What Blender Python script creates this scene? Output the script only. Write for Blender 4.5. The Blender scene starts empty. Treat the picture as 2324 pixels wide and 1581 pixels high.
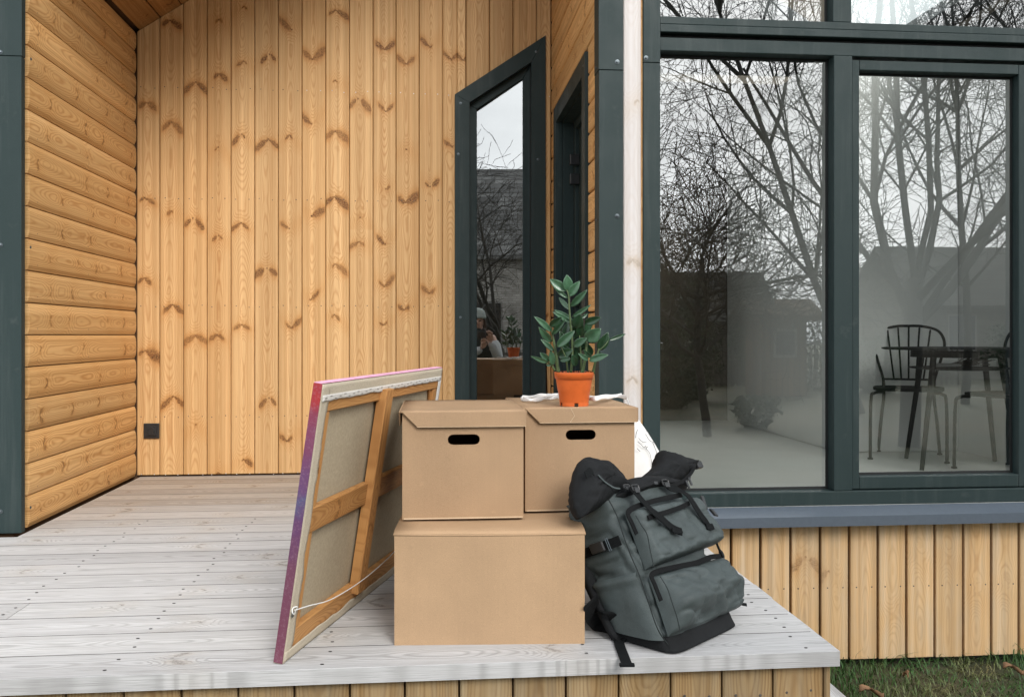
import bpy, math, random
from mathutils import Vector as V, Matrix as M, noise as MN
random.seed(7)
R = math.radians
scene = bpy.context.scene
# ------------------------------------------------------------------ camera
YAW = R(5.2); FPX = 2000.0; CX = 1162.0; HY = 760.0; CAMH = 0.75
cam = bpy.data.cameras.new('camera'); camo = bpy.data.objects.new('view_camera', cam)
scene.collection.objects.link(camo); scene.camera = camo
cam.sensor_width = 36.0; cam.lens = 36.0*FPX/2324.0
cam.shift_y = -(790.5-HY)/2324.0
cam.clip_start = 0.02; cam.clip_end = 500
camo.location = (0, 0, CAMH); camo.rotation_euler = (R(90), 0, -YAW)
# ------------------------------------------------------------------ world, sun, exposure
SUN_EL, SUN_AZ = R(34), R(158)       # veiled sun behind the camera, a little to its right
w = bpy.data.worlds.new('World'); scene.world = w; w.use_nodes = True
wt = w.node_tree; wt.nodes.clear()
wo = wt.nodes.new('ShaderNodeOutputWorld'); wb = wt.nodes.new('ShaderNodeBackground')
sk = wt.nodes.new('ShaderNodeTexSky'); sk.sky_type = 'NISHITA'; sk.sun_disc = False
sk.sun_elevation = SUN_EL; sk.sun_rotation = SUN_AZ; sk.air_density = 1.6; sk.dust_density = 4.0; sk.ozone_density = 1.0
hs = wt.nodes.new('ShaderNodeHueSaturation'); hs.inputs['Saturation'].default_value = 0.16
tc = wt.nodes.new('ShaderNodeTexCoord'); cn = wt.nodes.new('ShaderNodeTexNoise')
cn.inputs['Scale'].default_value = 2.2; cn.inputs['Detail'].default_value = 6; cn.inputs['Roughness'].default_value = 0.55
mp = wt.nodes.new('ShaderNodeMapping'); mp.inputs['Scale'].default_value = (1, 1, 2.6)
cr = wt.nodes.new('ShaderNodeMapRange'); cr.inputs['From Min'].default_value = 0.3; cr.inputs['From Max'].default_value = 0.7
cr.inputs['To Min'].default_value = 0.72; cr.inputs['To Max'].default_value = 1.2
mx = wt.nodes.new('ShaderNodeMix'); mx.data_type = 'RGBA'; mx.blend_type = 'MULTIPLY'; mx.inputs[0].default_value = 1.0
L = wt.links.new
L(sk.outputs[0], hs.inputs['Color']); L(tc.outputs['Generated'], mp.inputs[0]); L(mp.outputs[0], cn.inputs['Vector'])
L(cn.outputs[0], cr.inputs['Value']); L(cr.outputs[0], mx.inputs[7])
ov = wt.nodes.new('ShaderNodeMix'); ov.data_type = 'RGBA'; ov.inputs[0].default_value = 0.78; ov.inputs[7].default_value = (4.9, 5.1, 5.4, 1)
L(hs.outputs[0], ov.inputs[6]); L(ov.outputs[2], mx.inputs[6])
L(mx.outputs[2], wb.inputs['Color']); L(wb.outputs[0], wo.inputs[0])
wb.inputs['Strength'].default_value = 0.14
sl = bpy.data.lights.new('sun', 'SUN'); sl.energy = 1.5; sl.angle = R(24); sl.color = (1.0, 0.97, 0.93)
slo = bpy.data.objects.new('sun', sl); scene.collection.objects.link(slo)
# sun_rotation is measured from +Y towards +X
sd = V((math.sin(SUN_AZ)*math.cos(SUN_EL), math.cos(SUN_AZ)*math.cos(SUN_EL), math.sin(SUN_EL)))
slo.rotation_euler = (-sd).to_track_quat('-Z', 'Y').to_euler()
vs = scene.view_settings; vs.view_transform = 'Standard'; vs.look = 'None'; vs.gamma = 1.0; vs.exposure = 1.2
vs.use_curve_mapping = False
scene.cycles.max_bounces = 7; scene.cycles.diffuse_bounces = 4; scene.cycles.glossy_bounces = 3; scene.cycles.transparent_max_bounces = 8
# ------------------------------------------------------------------ pixel -> place helpers (2324 px wide picture)
FW = V((math.sin(YAW), math.cos(YAW), 0)); RT = V((math.cos(YAW), -math.sin(YAW), 0)); UP = V((0, 0, 1)); CAM = V((0, 0, CAMH))
def ray(px, py): return FW + RT*((px-CX)/FPX) + UP*((HY-py)/FPX)
def on_z(px, py, z=0.0): r = ray(px, py); return CAM + r*((z-CAMH)/r.z)
def on_y(px, py, y): r = ray(px, py); return CAM + r*(y/r.y)
def on_x(px, py, x): r = ray(px, py); return CAM + r*(x/r.x)
def at_d(px, py, d): return CAM + ray(px, py)*d
def on_plane(px, py, p0, n): r = ray(px, py); return CAM + r*((p0-CAM).dot(n)/r.dot(n))
def mir(px, py, d, Y): p = at_d(px, py, d); return V((p.x, 2*Y-p.y, p.z))
# ------------------------------------------------------------------ object helpers
COL = scene.collection; WM = {}
def link(o, parent=None, world=None):
    COL.objects.link(o); world = world or M()
    WM[o] = world
    if parent is not None:
        o.parent = parent; o.matrix_basis = WM[parent].inverted() @ world
    else: o.matrix_basis = world
    return o
def tag(o, label=None, cat=None, group=None, kind=None):
    if label: o['label'] = label
    if cat: o['category'] = cat
    if group: o['group'] = group
    if kind: o['kind'] = kind
    return o
def thing(name, loc, label, cat, group=None):
    o = bpy.data.objects.new(name, None); o.empty_display_size = 0.1
    link(o, None, M.Translation(V(loc))); return tag(o, label, cat, group)
class MB:
    def __init__(s): s.v = []; s.f = []
    def add(s, vs, fs):
        b = len(s.v); s.v += [V(p) for p in vs]; s.f += [tuple(i+b for i in f) for f in fs]; return s
    def box(s, a, b, ax=None, o=None):
        (x0, y0, z0), (x1, y1, z1) = a, b
        c = [(x0,y0,z0),(x1,y0,z0),(x1,y1,z0),(x0,y1,z0),(x0,y0,z1),(x1,y0,z1),(x1,y1,z1),(x0,y1,z1)]
        if ax: c = [o + ax[0]*p[0] + ax[1]*p[1] + ax[2]*p[2] for p in c]
        return s.add(c, [(0,3,2,1),(4,5,6,7),(0,1,5,4),(1,2,6,5),(2,3,7,6),(3,0,4,7)])
    def loft(s, rings, caps=True, closed=True):
        n = len(rings[0]); vs = [p for r in rings for p in r]; fs = []
        for i in range(len(rings)-1):
            for j in range(n if closed else n-1):
                k = (j+1) % n; fs.append((i*n+j, i*n+k, (i+1)*n+k, (i+1)*n+j))
        if caps: fs += [tuple(range(n))[::-1], tuple((len(rings)-1)*n+j for j in range(n))]
        return s.add(vs, fs)
    def prism(s, poly, d):            # poly: 3D points, d: extrusion vector
        d = V(d); return s.loft([[V(p) for p in poly], [V(p)+d for p in poly]])
    def tube(s, path, rad, n=8, caps=True):
        path = [V(p) for p in path]; rings = []; rad = rad if isinstance(rad, (list, tuple)) else [rad]*len(path)
        up = None
        for i, p in enumerate(path):
            t = (path[min(i+1, len(path)-1)] - path[max(i-1, 0)])
            if t.length < 1e-9: t = V((0, 0, 1))
            t.normalize()
            if up is None: up = t.orthogonal().normalized()
            up = (up - t*up.dot(t)); up = up.normalized() if up.length > 1e-6 else t.orthogonal().normalized()
            b = t.cross(up)
            rings.append([p + (up*math.cos(2*math.pi*k/n) + b*math.sin(2*math.pi*k/n))*rad[i] for k in range(n)])
        return s.loft(rings, caps)
    def ribbon(s, path, wid, nrm, width, th):   # flat strap: wid, nrm lists or single vectors
        rings = []
        for i, p in enumerate(path):
            p = V(p); a = wid[i] if isinstance(wid, list) else wid; n = nrm[i] if isinstance(nrm, list) else nrm
            ww = (width[i] if isinstance(width, list) else width)/2
            rings.append([p-a*ww, p+a*ww, p+a*ww+n*th, p-a*ww+n*th])
        return s.loft(rings)
    def grid(s, P):                    # P[i][j]
        n = len(P[0]); vs = [p for r in P for p in r]; fs = []
        for i in range(len(P)-1):
            for j in range(n-1): fs.append((i*n+j, i*n+j+1, (i+1)*n+j+1, (i+1)*n+j))
        return s.add(vs, fs)
    def build(s, name, mat, parent=None, world=None, smooth=False, bevel=0, sub=0, seg=2, local=True):
        me = bpy.data.meshes.new(name); world = world or M(); vs = s.v
        if parent is not None and local and world == M():   # keep mesh coordinates near the part's parent
            world = M.Translation(WM[parent].translation); vs = [p - world.translation for p in s.v]
        me.from_pydata([tuple(p) for p in vs], [], s.f); me.materials.append(mat)
        if smooth:
            for p in me.polygons: p.use_smooth = True
        o = bpy.data.objects.new(name, me); link(o, parent, world)
        if bevel:
            b = o.modifiers.new('bevel', 'BEVEL'); b.width = bevel; b.segments = seg; b.limit_method = 'ANGLE'; b.angle_limit = R(40)
        if sub:
            m = o.modifiers.new('sub', 'SUBSURF'); m.levels = sub; m.render_levels = sub
        return o
def spline(pts, n, closed=False):      # Catmull-Rom
    pts = [V(p) for p in pts]; out = []; N = len(pts); segs = N if closed else N-1
    for i in range(segs):
        p = [pts[(i+k) % N] if closed else pts[min(max(i+k, 0), N-1)] for k in (-1, 0, 1, 2)]
        for j in range(n):
            t = j/n
            out.append(0.5*((2*p[1]) + (p[2]-p[0])*t + (2*p[0]-5*p[1]+4*p[2]-p[3])*t*t + (3*p[1]-p[0]-3*p[2]+p[3])*t**3))
    if not closed: out.append(pts[-1].copy())
    return out
def copy_tree(o, parent=None, world=None):
    c = o.copy(); COL.objects.link(c); c.parent = parent
    WM[c] = world if world is not None else (WM[parent] @ c.matrix_basis if parent else c.matrix_basis.copy())
    if world is not None and parent is None: c.matrix_basis = world
    for ch in [x for x in o.children]: copy_tree(ch, c)
    return c
# ------------------------------------------------------------------ material helpers
class NT:
    def __init__(s, nt): s.t = nt; s.x = 0
    def n(s, ty, **kw):
        nd = s.t.nodes.new(ty); s.x += 40; nd.location = (s.x, 0)
        for k, v in kw.items(): setattr(nd, k, v)
        return nd
    def put(s, sock, v):
        if isinstance(v, bpy.types.NodeSocket): s.t.links.new(v, sock)
        elif v is not None: sock.default_value = v
    def m(s, op, a, b=None, c=None, clamp=False):
        nd = s.n('ShaderNodeMath', operation=op, use_clamp=clamp); s.put(nd.inputs[0], a)
        if b is not None: s.put(nd.inputs[1], b)
        if c is not None: s.put(nd.inputs[2], c)
        return nd.outputs[0]
    def mr(s, v, a, b, c=0.0, d=1.0, smooth=False):
        nd = s.n('ShaderNodeMapRange'); nd.interpolation_type = 'SMOOTHSTEP' if smooth else 'LINEAR'
        for k, x in zip(('Value', 'From Min', 'From Max', 'To Min', 'To Max'), (v, a, b, c, d)): s.put(nd.inputs[k], x)
        return nd.outputs[0]
    def mix(s, f, a, b, mode='MIX'):
        nd = s.n('ShaderNodeMix', data_type='RGBA', blend_type=mode); s.put(nd.inputs[0], f); s.put(nd.inputs[6], a); s.put(nd.inputs[7], b)
        return nd.outputs[2]
    def xyz(s, x, y, z):
        nd = s.n('ShaderNodeCombineXYZ')
        for i, v in enumerate((x, y, z)): s.put(nd.inputs[i], v)
        return nd.outputs[0]
    def noise(s, vec, scale=1.0, detail=2.0, rough=0.5, dim='3D'):
        nd = s.n('ShaderNodeTexNoise', noise_dimensions=dim)
        if vec is not None: s.put(nd.inputs['Vector'], vec)
        nd.inputs['Scale'].default_value = scale; nd.inputs['Detail'].default_value = detail; nd.inputs['Roughness'].default_value = rough
        return nd.outputs[0]
    def attr(s, name, ty='OBJECT'):
        return s.n('ShaderNodeAttribute', attribute_type=ty, attribute_name=name)
def new_mat(name):
    m = bpy.data.materials.new(name); m.use_nodes = True; t = NT(m.node_tree)
    p = m.node_tree.nodes['Principled BSDF']; return m, t, p
def C(r, g, b): return (r, g, b, 1.0)
def plain(name, col, rough=0.6, var=0.12, scale=30.0, bump=0.0, bscale=200.0, metallic=0.0, spec=0.5, detail=4.0, coord='Object', sheen=0.0):
    m, t, p = new_mat(name); co = t.n('ShaderNodeTexCoord').outputs[coord]
    nz = t.noise(co, scale, detail, 0.6)
    f = t.mr(nz, 0.25, 0.75, 1-var, 1+var)
    t.put(p.inputs['Base Color'], t.mix(1.0, C(*col), t.n('ShaderNodeCombineColor').outputs[0] if False else f, 'MULTIPLY'))
    p.inputs['Roughness'].default_value = rough; p.inputs['Metallic'].default_value = metallic
    p.inputs['Specular IOR Level'].default_value = spec
    if sheen: p.inputs['Sheen Weight'].default_value = sheen
    if bump:
        b = t.n('ShaderNodeBump'); b.inputs['Strength'].default_value = bump; b.inputs['Distance'].default_value = 0.002
        t.put(b.inputs['Height'], t.noise(co, bscale, 3, 0.6)); t.put(p.inputs['Normal'], b.outputs[0])
    return m
# ---- knot node group: two wing marks that spring from a centre, plus a small heart
def knot_group():
    g = bpy.data.node_groups.new('knot', 'ShaderNodeTree'); t = NT(g)
    for nm, ty in (('X', 'NodeSocketFloat'), ('Z', 'NodeSocketFloat'), ('K', 'NodeSocketVector'), ('A', 'NodeSocketFloat'), ('J', 'NodeSocketFloat')):
        g.interface.new_socket(nm, in_out='INPUT', socket_type=ty)
    for nm in ('Mask', 'Halo', 'Warp'): g.interface.new_socket(nm, in_out='OUTPUT', socket_type='NodeSocketFloat')
    gi = t.n('NodeGroupInput'); go = t.n('NodeGroupOutput')
    s = t.n('ShaderNodeSeparateXYZ'); t.put(s.inputs[0], gi.outputs['K'])
    zc, uc, sl_ = s.outputs; sr_ = gi.outputs['A']
    dx = t.m('SUBTRACT', gi.outputs['X'], uc); a = t.m('ABSOLUTE', dx)
    right = t.m('GREATER_THAN', dx, 0.0)
    s0 = t.m('ADD', t.m('MULTIPLY', sr_, right), t.m('MULTIPLY', sl_, t.m('SUBTRACT', 1.0, right)))
    ln = t.m('ABSOLUTE', s0)
    slope = t.m('MULTIPLY', t.m('SIGN', s0), t.mr(t.m('FRACT', t.m('MULTIPLY', zc, 13.7)), 0, 1, 0.5, 1.0))
    dz = t.m('SUBTRACT', gi.outputs['Z'], zc)
    zz = t.m('ADD', t.m('ADD', dz, t.m('MULTIPLY', slope, a)), t.m('MULTIPLY', t.m('SUBTRACT', gi.outputs['J'], 0.5), 0.026))
    rel = t.m('DIVIDE', a, t.m('MAXIMUM', ln, 0.004))
    rc = t.m('MINIMUM', rel, 1.1); th = t.m('ADD', 0.0018, t.m('MULTIPLY', ln, t.m('MULTIPLY', t.m('MULTIPLY', rc, t.mr(t.m('FRACT', t.m('MULTIPLY', zc, 31.3)), 0, 1, 0.6, 1.15)), t.m('SUBTRACT', 1.28, rc))))
    hs_ = t.m('FRACT', t.m('MULTIPLY', zc, 57.7)); ty = t.m('GREATER_THAN', hs_, 0.72)
    ge = t.m('DIVIDE', t.m('SUBTRACT', rel, 0.62), 0.40); thb = t.m('ADD', 0.0005, t.m('MULTIPLY', t.m('MULTIPLY', ln, 0.42), t.m('SQRT', t.m('MAXIMUM', t.m('SUBTRACT', 1.0, t.m('MULTIPLY', ge, ge)), 0.0))))
    th = t.m('ADD', t.m('MULTIPLY', thb, ty), t.m('MULTIPLY', th, t.m('SUBTRACT', 1.0, ty)))
    q = t.m('DIVIDE', t.m('ABSOLUTE', zz), th)
    wing = t.m('MULTIPLY', t.mr(q, 0.40, 1.15, 1, 0, True), t.mr(rel, 0.92, 1.12, 1, 0, True))
    rr = t.m('SQRT', t.m('ADD', t.m('MULTIPLY', dx, dx), t.m('MULTIPLY', dz, dz)))
    heart = t.mr(rr, 0.0025, 0.0065, 1, 0, True)
    on = t.m('GREATER_THAN', t.m('ADD', t.m('ABSOLUTE', sl_), t.m('ABSOLUTE', sr_)), 0.001)
    edge = t.m('MULTIPLY', t.mr(q, 0.35, 0.9, 0.85, 1.0, True), t.mr(t.m('FRACT', t.m('MULTIPLY', zc, 91.1)), 0, 1, 0.78, 1.12))
    t.put(go.inputs['Mask'], t.m('MULTIPLY', on, t.m('MAXIMUM', t.m('MULTIPLY', wing, edge), heart)))
    hal = t.m('MULTIPLY', t.mr(q, 0.6, 2.6, 1, 0, True), t.mr(rel, 0.95, 1.5, 1, 0, True))
    t.put(go.inputs['Halo'], t.m('MULTIPLY', on, hal))
    t.put(go.inputs['Warp'], t.m('MULTIPLY', on, t.mr(t.m('ABSOLUTE', zz), 0.0, 0.09, 1, 0, True)))
    return g
KG = knot_group()
def wood(name, light, dark, knot, ring=0.35, fibre=0.3, halo=0.35, ringw=0.0048, weather=0.0, wcol=(0.35, 0.34, 0.32), rough=0.6, nk=6, bump=0.25, cracks=0.0, kdark=0.85, sfreq=110.0, sk=0.9, band=((0.80, 0.74, 0.66), (1.10, 1.11, 1.13))):
    m, t, p = new_mat(name)
    co = t.n('ShaderNodeTexCoord').outputs['Object']; s = t.n('ShaderNodeSeparateXYZ'); t.put(s.inputs[0], co); x, y, z = s.outputs
    sd_ = t.attr('seed').outputs['Fac']; tone = t.attr('tone').outputs['Fac']
    jit = t.noise(t.xyz(t.m('MULTIPLY', x, 60), sd_, t.m('MULTIPLY', z, 60)), 1, 2)
    # the nearest knot along the board is the one that can mark this spot
    cv_ = ca_ = cd_ = None
    for k in range(nk):
        at = t.attr('k%d' % k); sp_ = t.n('ShaderNodeSeparateXYZ'); t.put(sp_.inputs[0], at.outputs['Vector']); dk = t.m('ABSOLUTE', t.m('SUBTRACT', z, sp_.outputs[0]))
        if k == 0: cv_, ca_, cd_ = at.outputs['Vector'], at.outputs['Alpha'], dk; continue
        f_ = t.m('LESS_THAN', dk, cd_); mv = t.n('ShaderNodeMix', data_type='VECTOR'); t.put(mv.inputs[0], f_); t.put(mv.inputs[4], cv_); t.put(mv.inputs[5], at.outputs['Vector'])
        mf = t.n('ShaderNodeMix', data_type='FLOAT'); t.put(mf.inputs[0], f_); t.put(mf.inputs[2], ca_); t.put(mf.inputs[3], at.outputs['Alpha'])
        cv_, ca_, cd_ = mv.outputs[1], mf.outputs[0], t.m('MINIMUM', cd_, dk)
    g = t.n('ShaderNodeGroup'); g.node_tree = KG
    t.put(g.inputs['X'], x); t.put(g.inputs['Z'], z); t.put(g.inputs['K'], cv_); t.put(g.inputs['A'], ca_); t.put(g.inputs['J'], jit)
    mask, halo_, warp = g.outputs[0], g.outputs[1], g.outputs[2]
    # growth rings: distance from a pith line that wanders along the board
    h0 = t.noise(t.xyz(t.m('MULTIPLY', sd_, 3.1), 0.0, t.m('MULTIPLY', z, 1.1)), 1, 2)
    xc = t.m('MULTIPLY', t.m('SUBTRACT', t.noise(t.xyz(t.m('MULTIPLY', sd_, 7.7), 3.0, t.m('MULTIPLY', z, 0.5)), 1, 1), 0.5), 0.06)
    wob = t.m('MULTIPLY', t.m('SUBTRACT', t.noise(t.xyz(t.m('MULTIPLY', x, 20), sd_, t.m('MULTIPLY', z, 7)), 1, 2), 0.5), 0.008)
    h = t.m('ADD', t.mr(h0, 0.3, 0.7, 0.004, 0.075), t.m('MULTIPLY', warp, 0.016))
    d = t.m('ADD', t.m('SQRT', t.m('ADD', t.m('POWER', t.m('SUBTRACT', x, xc), 2.0), t.m('POWER', h, 2.0))), wob)
    sw = t.m('SINE', t.m('MULTIPLY', d, 6.283/ringw))
    rg = t.m('POWER', t.mr(sw, -1, 1), 2.5)
    fib = t.noise(t.xyz(t.m('MULTIPLY', x, 420), t.m('MULTIPLY', y, 420), t.m('ADD', t.m('MULTIPLY', z, 7), sd_)), 1, 3, 0.65)
    strk = t.noise(t.xyz(t.m('MULTIPLY', x, sfreq), sd_, t.m('MULTIPLY', z, 0.9)), 1, 3, 0.6)
    blot = t.noise(t.xyz(t.m('MULTIPLY', x, 18), sd_, t.m('MULTIPLY', z, 1.3)), 1, 3)
    c = t.mix(t.m('MULTIPLY', rg, t.m('MULTIPLY', ring, t.mr(blot, 0.3, 0.7, 0.5, 1.3))), C(*light), C(*dark))
    c = t.mix(t.m('MULTIPLY', t.mr(fib, 0.45, 0.8, 0, 1), fibre), c, C(*dark))
    c = t.mix(t.m('MULTIPLY', t.mr(strk, 0.42, 0.78, 0, 1, True), fibre*sk), c, C(*dark))
    c = t.mix(t.m('MULTIPLY', halo_, halo), c, C(light[0]*0.74, light[1]*0.56, light[2]*0.36))
    if weather:
        wn = t.noise(t.xyz(t.m('MULTIPLY', x, 25), sd_, t.m('MULTIPLY', z, 2.5)), 1, 4, 0.6)
        c = t.mix(t.m('MULTIPLY', t.mr(wn, 0.35, 0.7, 0, 1, True), weather), c, C(*wcol))
    bnd = t.noise(t.xyz(t.m('MULTIPLY', x, 48), t.m('MULTIPLY', sd_, 2.3), t.m('MULTIPLY', z, 0.3)), 1, 2, 0.5)
    c = t.mix(1.0, c, t.mix(t.mr(bnd, 0.3, 0.7), C(*band[0]), C(*band[1])), 'MULTIPLY')
    kst = t.noise(t.xyz(t.m('MULTIPLY', x, 120), sd_, t.m('MULTIPLY', z, 230)), 1, 3, 0.75)
    kc = t.mix(t.mr(jit, 0.3, 0.7), C(*knot), C(*[v*0.35 for v in knot]))
    c = t.mix(t.m('MULTIPLY', warp, t.m('MULTIPLY', halo, 0.55)), c, t.mix(1.0, c, C(0.86, 0.70, 0.48), 'MULTIPLY'))
    c = t.mix(t.m('MULTIPLY', t.m('MULTIPLY', mask, t.mr(kst, 0.38, 0.58, 0.30, 1.0)), kdark), c, kc)
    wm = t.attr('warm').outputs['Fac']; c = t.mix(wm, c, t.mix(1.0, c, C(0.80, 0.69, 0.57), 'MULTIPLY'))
    hgt = t.m('ADD', t.m('MULTIPLY', fib, 0.5), t.m('MULTIPLY', rg, -0.4))
    if cracks:
        ck = t.noise(t.xyz(t.m('MULTIPLY', x, 190), sd_, t.m('MULTIPLY', z, 2.2)), 1, 4, 0.7)
        cm = t.mr(ck, 0.64, 0.74, 0, 1, True)
        c = t.mix(t.m('MULTIPLY', cm, cracks), c, C(*[v*0.25 for v in dark])); hgt = t.m('SUBTRACT', hgt, t.m('MULTIPLY', cm, 1.5))
    v = t.mr(t.m('ADD', t.m('MULTIPLY', blot, 0.5), t.m('MULTIPLY', tone, 0.5)), 0.1, 0.9, 0.77, 1.20)
    c = t.mix(1.0, c, v, 'MULTIPLY')
    c = t.mix(t.m('FRACT', t.m('MULTIPLY', sd_, 3.7)), c, t.mix(1.0, c, C(1.0, 0.95, 0.88) if light[0] > light[2]*1.3 else C(0.97, 0.97, 0.98), 'MULTIPLY'))
    t.put(p.inputs['Base Color'], c); p.inputs['Roughness'].default_value = rough; p.inputs['Specular IOR Level'].default_value = 0.3
    b = t.n('ShaderNodeBump'); b.inputs['Strength'].default_value = bump; b.inputs['Distance'].default_value = 0.002
    t.put(b.inputs['Height'], hgt); t.put(p.inputs['Normal'], b.outputs[0])
    return m
PINE = wood('pine_cladding', (0.64, 0.43, 0.215), (0.40, 0.19, 0.062), (0.135, 0.045, 0.012), ring=0.48, fibre=0.42, kdark=1.0, halo=0.62)
PINE2 = wood('pine_log_boards', (0.70, 0.455, 0.21), (0.42, 0.19, 0.05), (0.16, 0.07, 0.022), ring=0.55, fibre=0.2, ringw=0.0062, nk=4)
PINEW = wood('weathered_pine', (0.68, 0.475, 0.26), (0.46, 0.27, 0.115), (0.22, 0.11, 0.05), ring=0.45, fibre=0.3, weather=0.55, wcol=(0.52, 0.44, 0.33), kdark=0.6, nk=2)
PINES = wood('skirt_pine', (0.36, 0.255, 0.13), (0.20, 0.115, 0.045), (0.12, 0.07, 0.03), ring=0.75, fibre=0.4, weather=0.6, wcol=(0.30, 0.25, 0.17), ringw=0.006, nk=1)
WHITEW = wood('bleached_post_wood', (0.58, 0.555, 0.54), (0.50, 0.44, 0.40), (0.35, 0.30, 0.25), ring=0.3, fibre=0.35, nk=3, kdark=0.5, band=((0.90, 0.88, 0.86), (1.06, 1.06, 1.07)))
DECK = wood('weathered_deck', (0.62, 0.62, 0.615), (0.27, 0.265, 0.255), (0.16, 0.155, 0.145), ring=0.6, fibre=1.0, halo=0.2, weather=0.5, wcol=(0.485, 0.48, 0.47), cracks=0.75, rough=0.75, bump=0.7, kdark=0.6, nk=4, sfreq=330.0, sk=0.55, band=((0.90, 0.90, 0.90), (1.06, 1.06, 1.065)))
DECKB = wood('sheltered_deck', (0.50, 0.43, 0.355), (0.30, 0.245, 0.19), (0.22, 0.16, 0.12), ring=0.42, fibre=0.6, halo=0.2, weather=0.4, wcol=(0.42, 0.39, 0.355), cracks=0.5, rough=0.75, bump=0.6, kdark=0.6, nk=3)
STRETCH = wood('stretcher_wood', (0.50, 0.27, 0.10), (0.30, 0.13, 0.04), (0.20, 0.09, 0.03), ring=0.6, fibre=0.3, nk=2, ringw=0.0035)
m, t, p = new_mat('anthracite_metal'); co = t.n('ShaderNodeTexCoord').outputs['Object']; mpn = t.n('ShaderNodeMapping'); mpn.inputs['Scale'].default_value = (26, 26, 1.6); t.put(mpn.inputs[0], co)
n1 = t.noise(co, 1100, 2, 0.6); n2 = t.noise(mpn.outputs[0], 1, 4, 0.65); n3 = t.noise(co, 7, 4, 0.7)
c = t.mix(1.0, C(0.017, 0.031, 0.031), t.mr(n1, 0.3, 0.7, 0.75, 1.3), 'MULTIPLY'); c = t.mix(t.m('MULTIPLY', t.mr(n2, 0.5, 0.75, 0, 1, True), 0.10), c, C(0.16, 0.17, 0.165)); c = t.mix(t.m('MULTIPLY', t.mr(n3, 0.62, 0.75, 0, 1, True), 0.10), c, C(0.2, 0.2, 0.19))
t.put(p.inputs['Base Color'], c); t.put(p.inputs['Roughness'], t.mr(n3, 0.3, 0.7, 0.48, 0.66)); p.inputs['Specular IOR Level'].default_value = 0.3
b = t.n('ShaderNodeBump'); b.inputs['Strength'].default_value = 0.2; b.inputs['Distance'].default_value = 0.001; t.put(b.inputs['Height'], n1); t.put(p.inputs['Normal'], b.outputs[0]); METAL = m
METALS = plain('sill_metal', (0.085, 0.105, 0.13), 0.35, 0.08, 60, 0.0, 800, spec=0.6)
GASK = plain('rubber_gasket', (0.008, 0.010, 0.010), 0.6, 0.1)
SCREW = plain('screw_head', (0.10, 0.12, 0.13), 0.3, 0.2, 50, metallic=0.7)
NAIL = plain('nail_heads', (0.10, 0.085, 0.07), 0.5, 0.5, 9, metallic=0.3)
NAILB = plain('bright_nails', (0.60, 0.58, 0.55), 0.35, 0.3, 9, metallic=0.6)
DARK = plain('dark_backing', (0.085, 0.042, 0.018), 0.9, 0.2)
PLAST = plain('black_plastic', (0.018, 0.019, 0.020), 0.35, 0.15, 40)
WHITE = plain('white_wall_paint', (0.80, 0.80, 0.78), 0.7, 0.03, 3)
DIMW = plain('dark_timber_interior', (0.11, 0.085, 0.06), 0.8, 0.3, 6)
FLOORM = plain('pale_floor', (0.66, 0.66, 0.63), 0.35, 0.06, 4)
BLACKM = plain('black_steel', (0.010, 0.011, 0.011), 0.75, 0.1, spec=0.15)
def rnd_board(o, kn=(), tone=None, seed=None, rand=0, L_=1.0, W_=0.12, up=0.5, warm=0.0):
    """seed, tone and knot marks of one board, read by its wood material"""
    o['seed'] = float(seed if seed is not None else random.uniform(0, 50)); o['tone'] = float(tone if tone is not None else random.uniform(0.2, 0.8))
    kn = list(kn); o['warm'] = float(warm)
    for i in range(rand):
        a = random.uniform(0.012, 0.04); sg = 1 if random.random() < up else -1
        kn.append((L_*(i+random.uniform(0.15, 0.85))/rand, random.uniform(-0.2, 0.2)*W_, sg*a, sg*a*random.uniform(0.2, 1.3)))
    for k in range(6):
        o['k%d' % k] = [float(q) for q in (kn[k] if k < len(kn) else (-9.0, 0.0, 0.0, 0.0))]
def board(name, mat, parent, base, xa, za, W_, T_, L_, prof=None, z0=None, z1=None, cham=0.004, **kw):
    """a plank: local X across (centred), local -Y the outer face, local Z along"""
    xa = V(xa).normalized(); za = V(za).normalized(); ya = za.cross(xa)
    w_ = M((( xa.x, ya.x, za.x, base[0]), (xa.y, ya.y, za.y, base[1]), (xa.z, ya.z, za.z, base[2]), (0, 0, 0, 1)))
    h = W_/2; c = cham
    prof = prof or [(-h, 0), (h, 0), (h, -T_+c), (h-c, -T_), (-h+c, -T_), (-h, -T_+c)]
    f0 = z0 or (lambda q: 0.0); f1 = z1 or (lambda q: L_)
    mb = MB(); mb.loft([[V((a, b, f0(a))) for a, b in prof], [V((a, b, f1(a))) for a, b in prof]])
    o = mb.build(name, mat, parent, w_); rnd_board(o, L_=L_, W_=W_, **kw); return o
# =================================================================== SETTING
XL = on_z(317, 1079).x; YB = (on_z(317, 1079).y + on_z(670, 1078).y)/2
YF = on_x(1364, 700, on_y(1250, 700, YB).x).y; XR = on_y(1250, 700, YB).x
YF = 3.53 if not 3.2 < YF < 3.8 else YF
GZ = on_y(1950, 1496, YF).z - 0.03
XD = on_z(1914, 1481).x; YD = (on_z(0, 1537).y + on_z(1914, 1481).y)/2
SL = 0.655; ZE = on_y(317, 75, YB).z
def roofz(x): return ZE + SL*(x-XL) if x < 1.0 else ZE + SL*(1.0-XL) - SL*(x-1.0)
print('XL %.3f XR %.3f YB %.3f YF %.3f GZ %.3f XD %.3f YD %.3f ZE %.3f' % (XL, XR, YB, YF, GZ, XD, YD, ZE))
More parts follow.
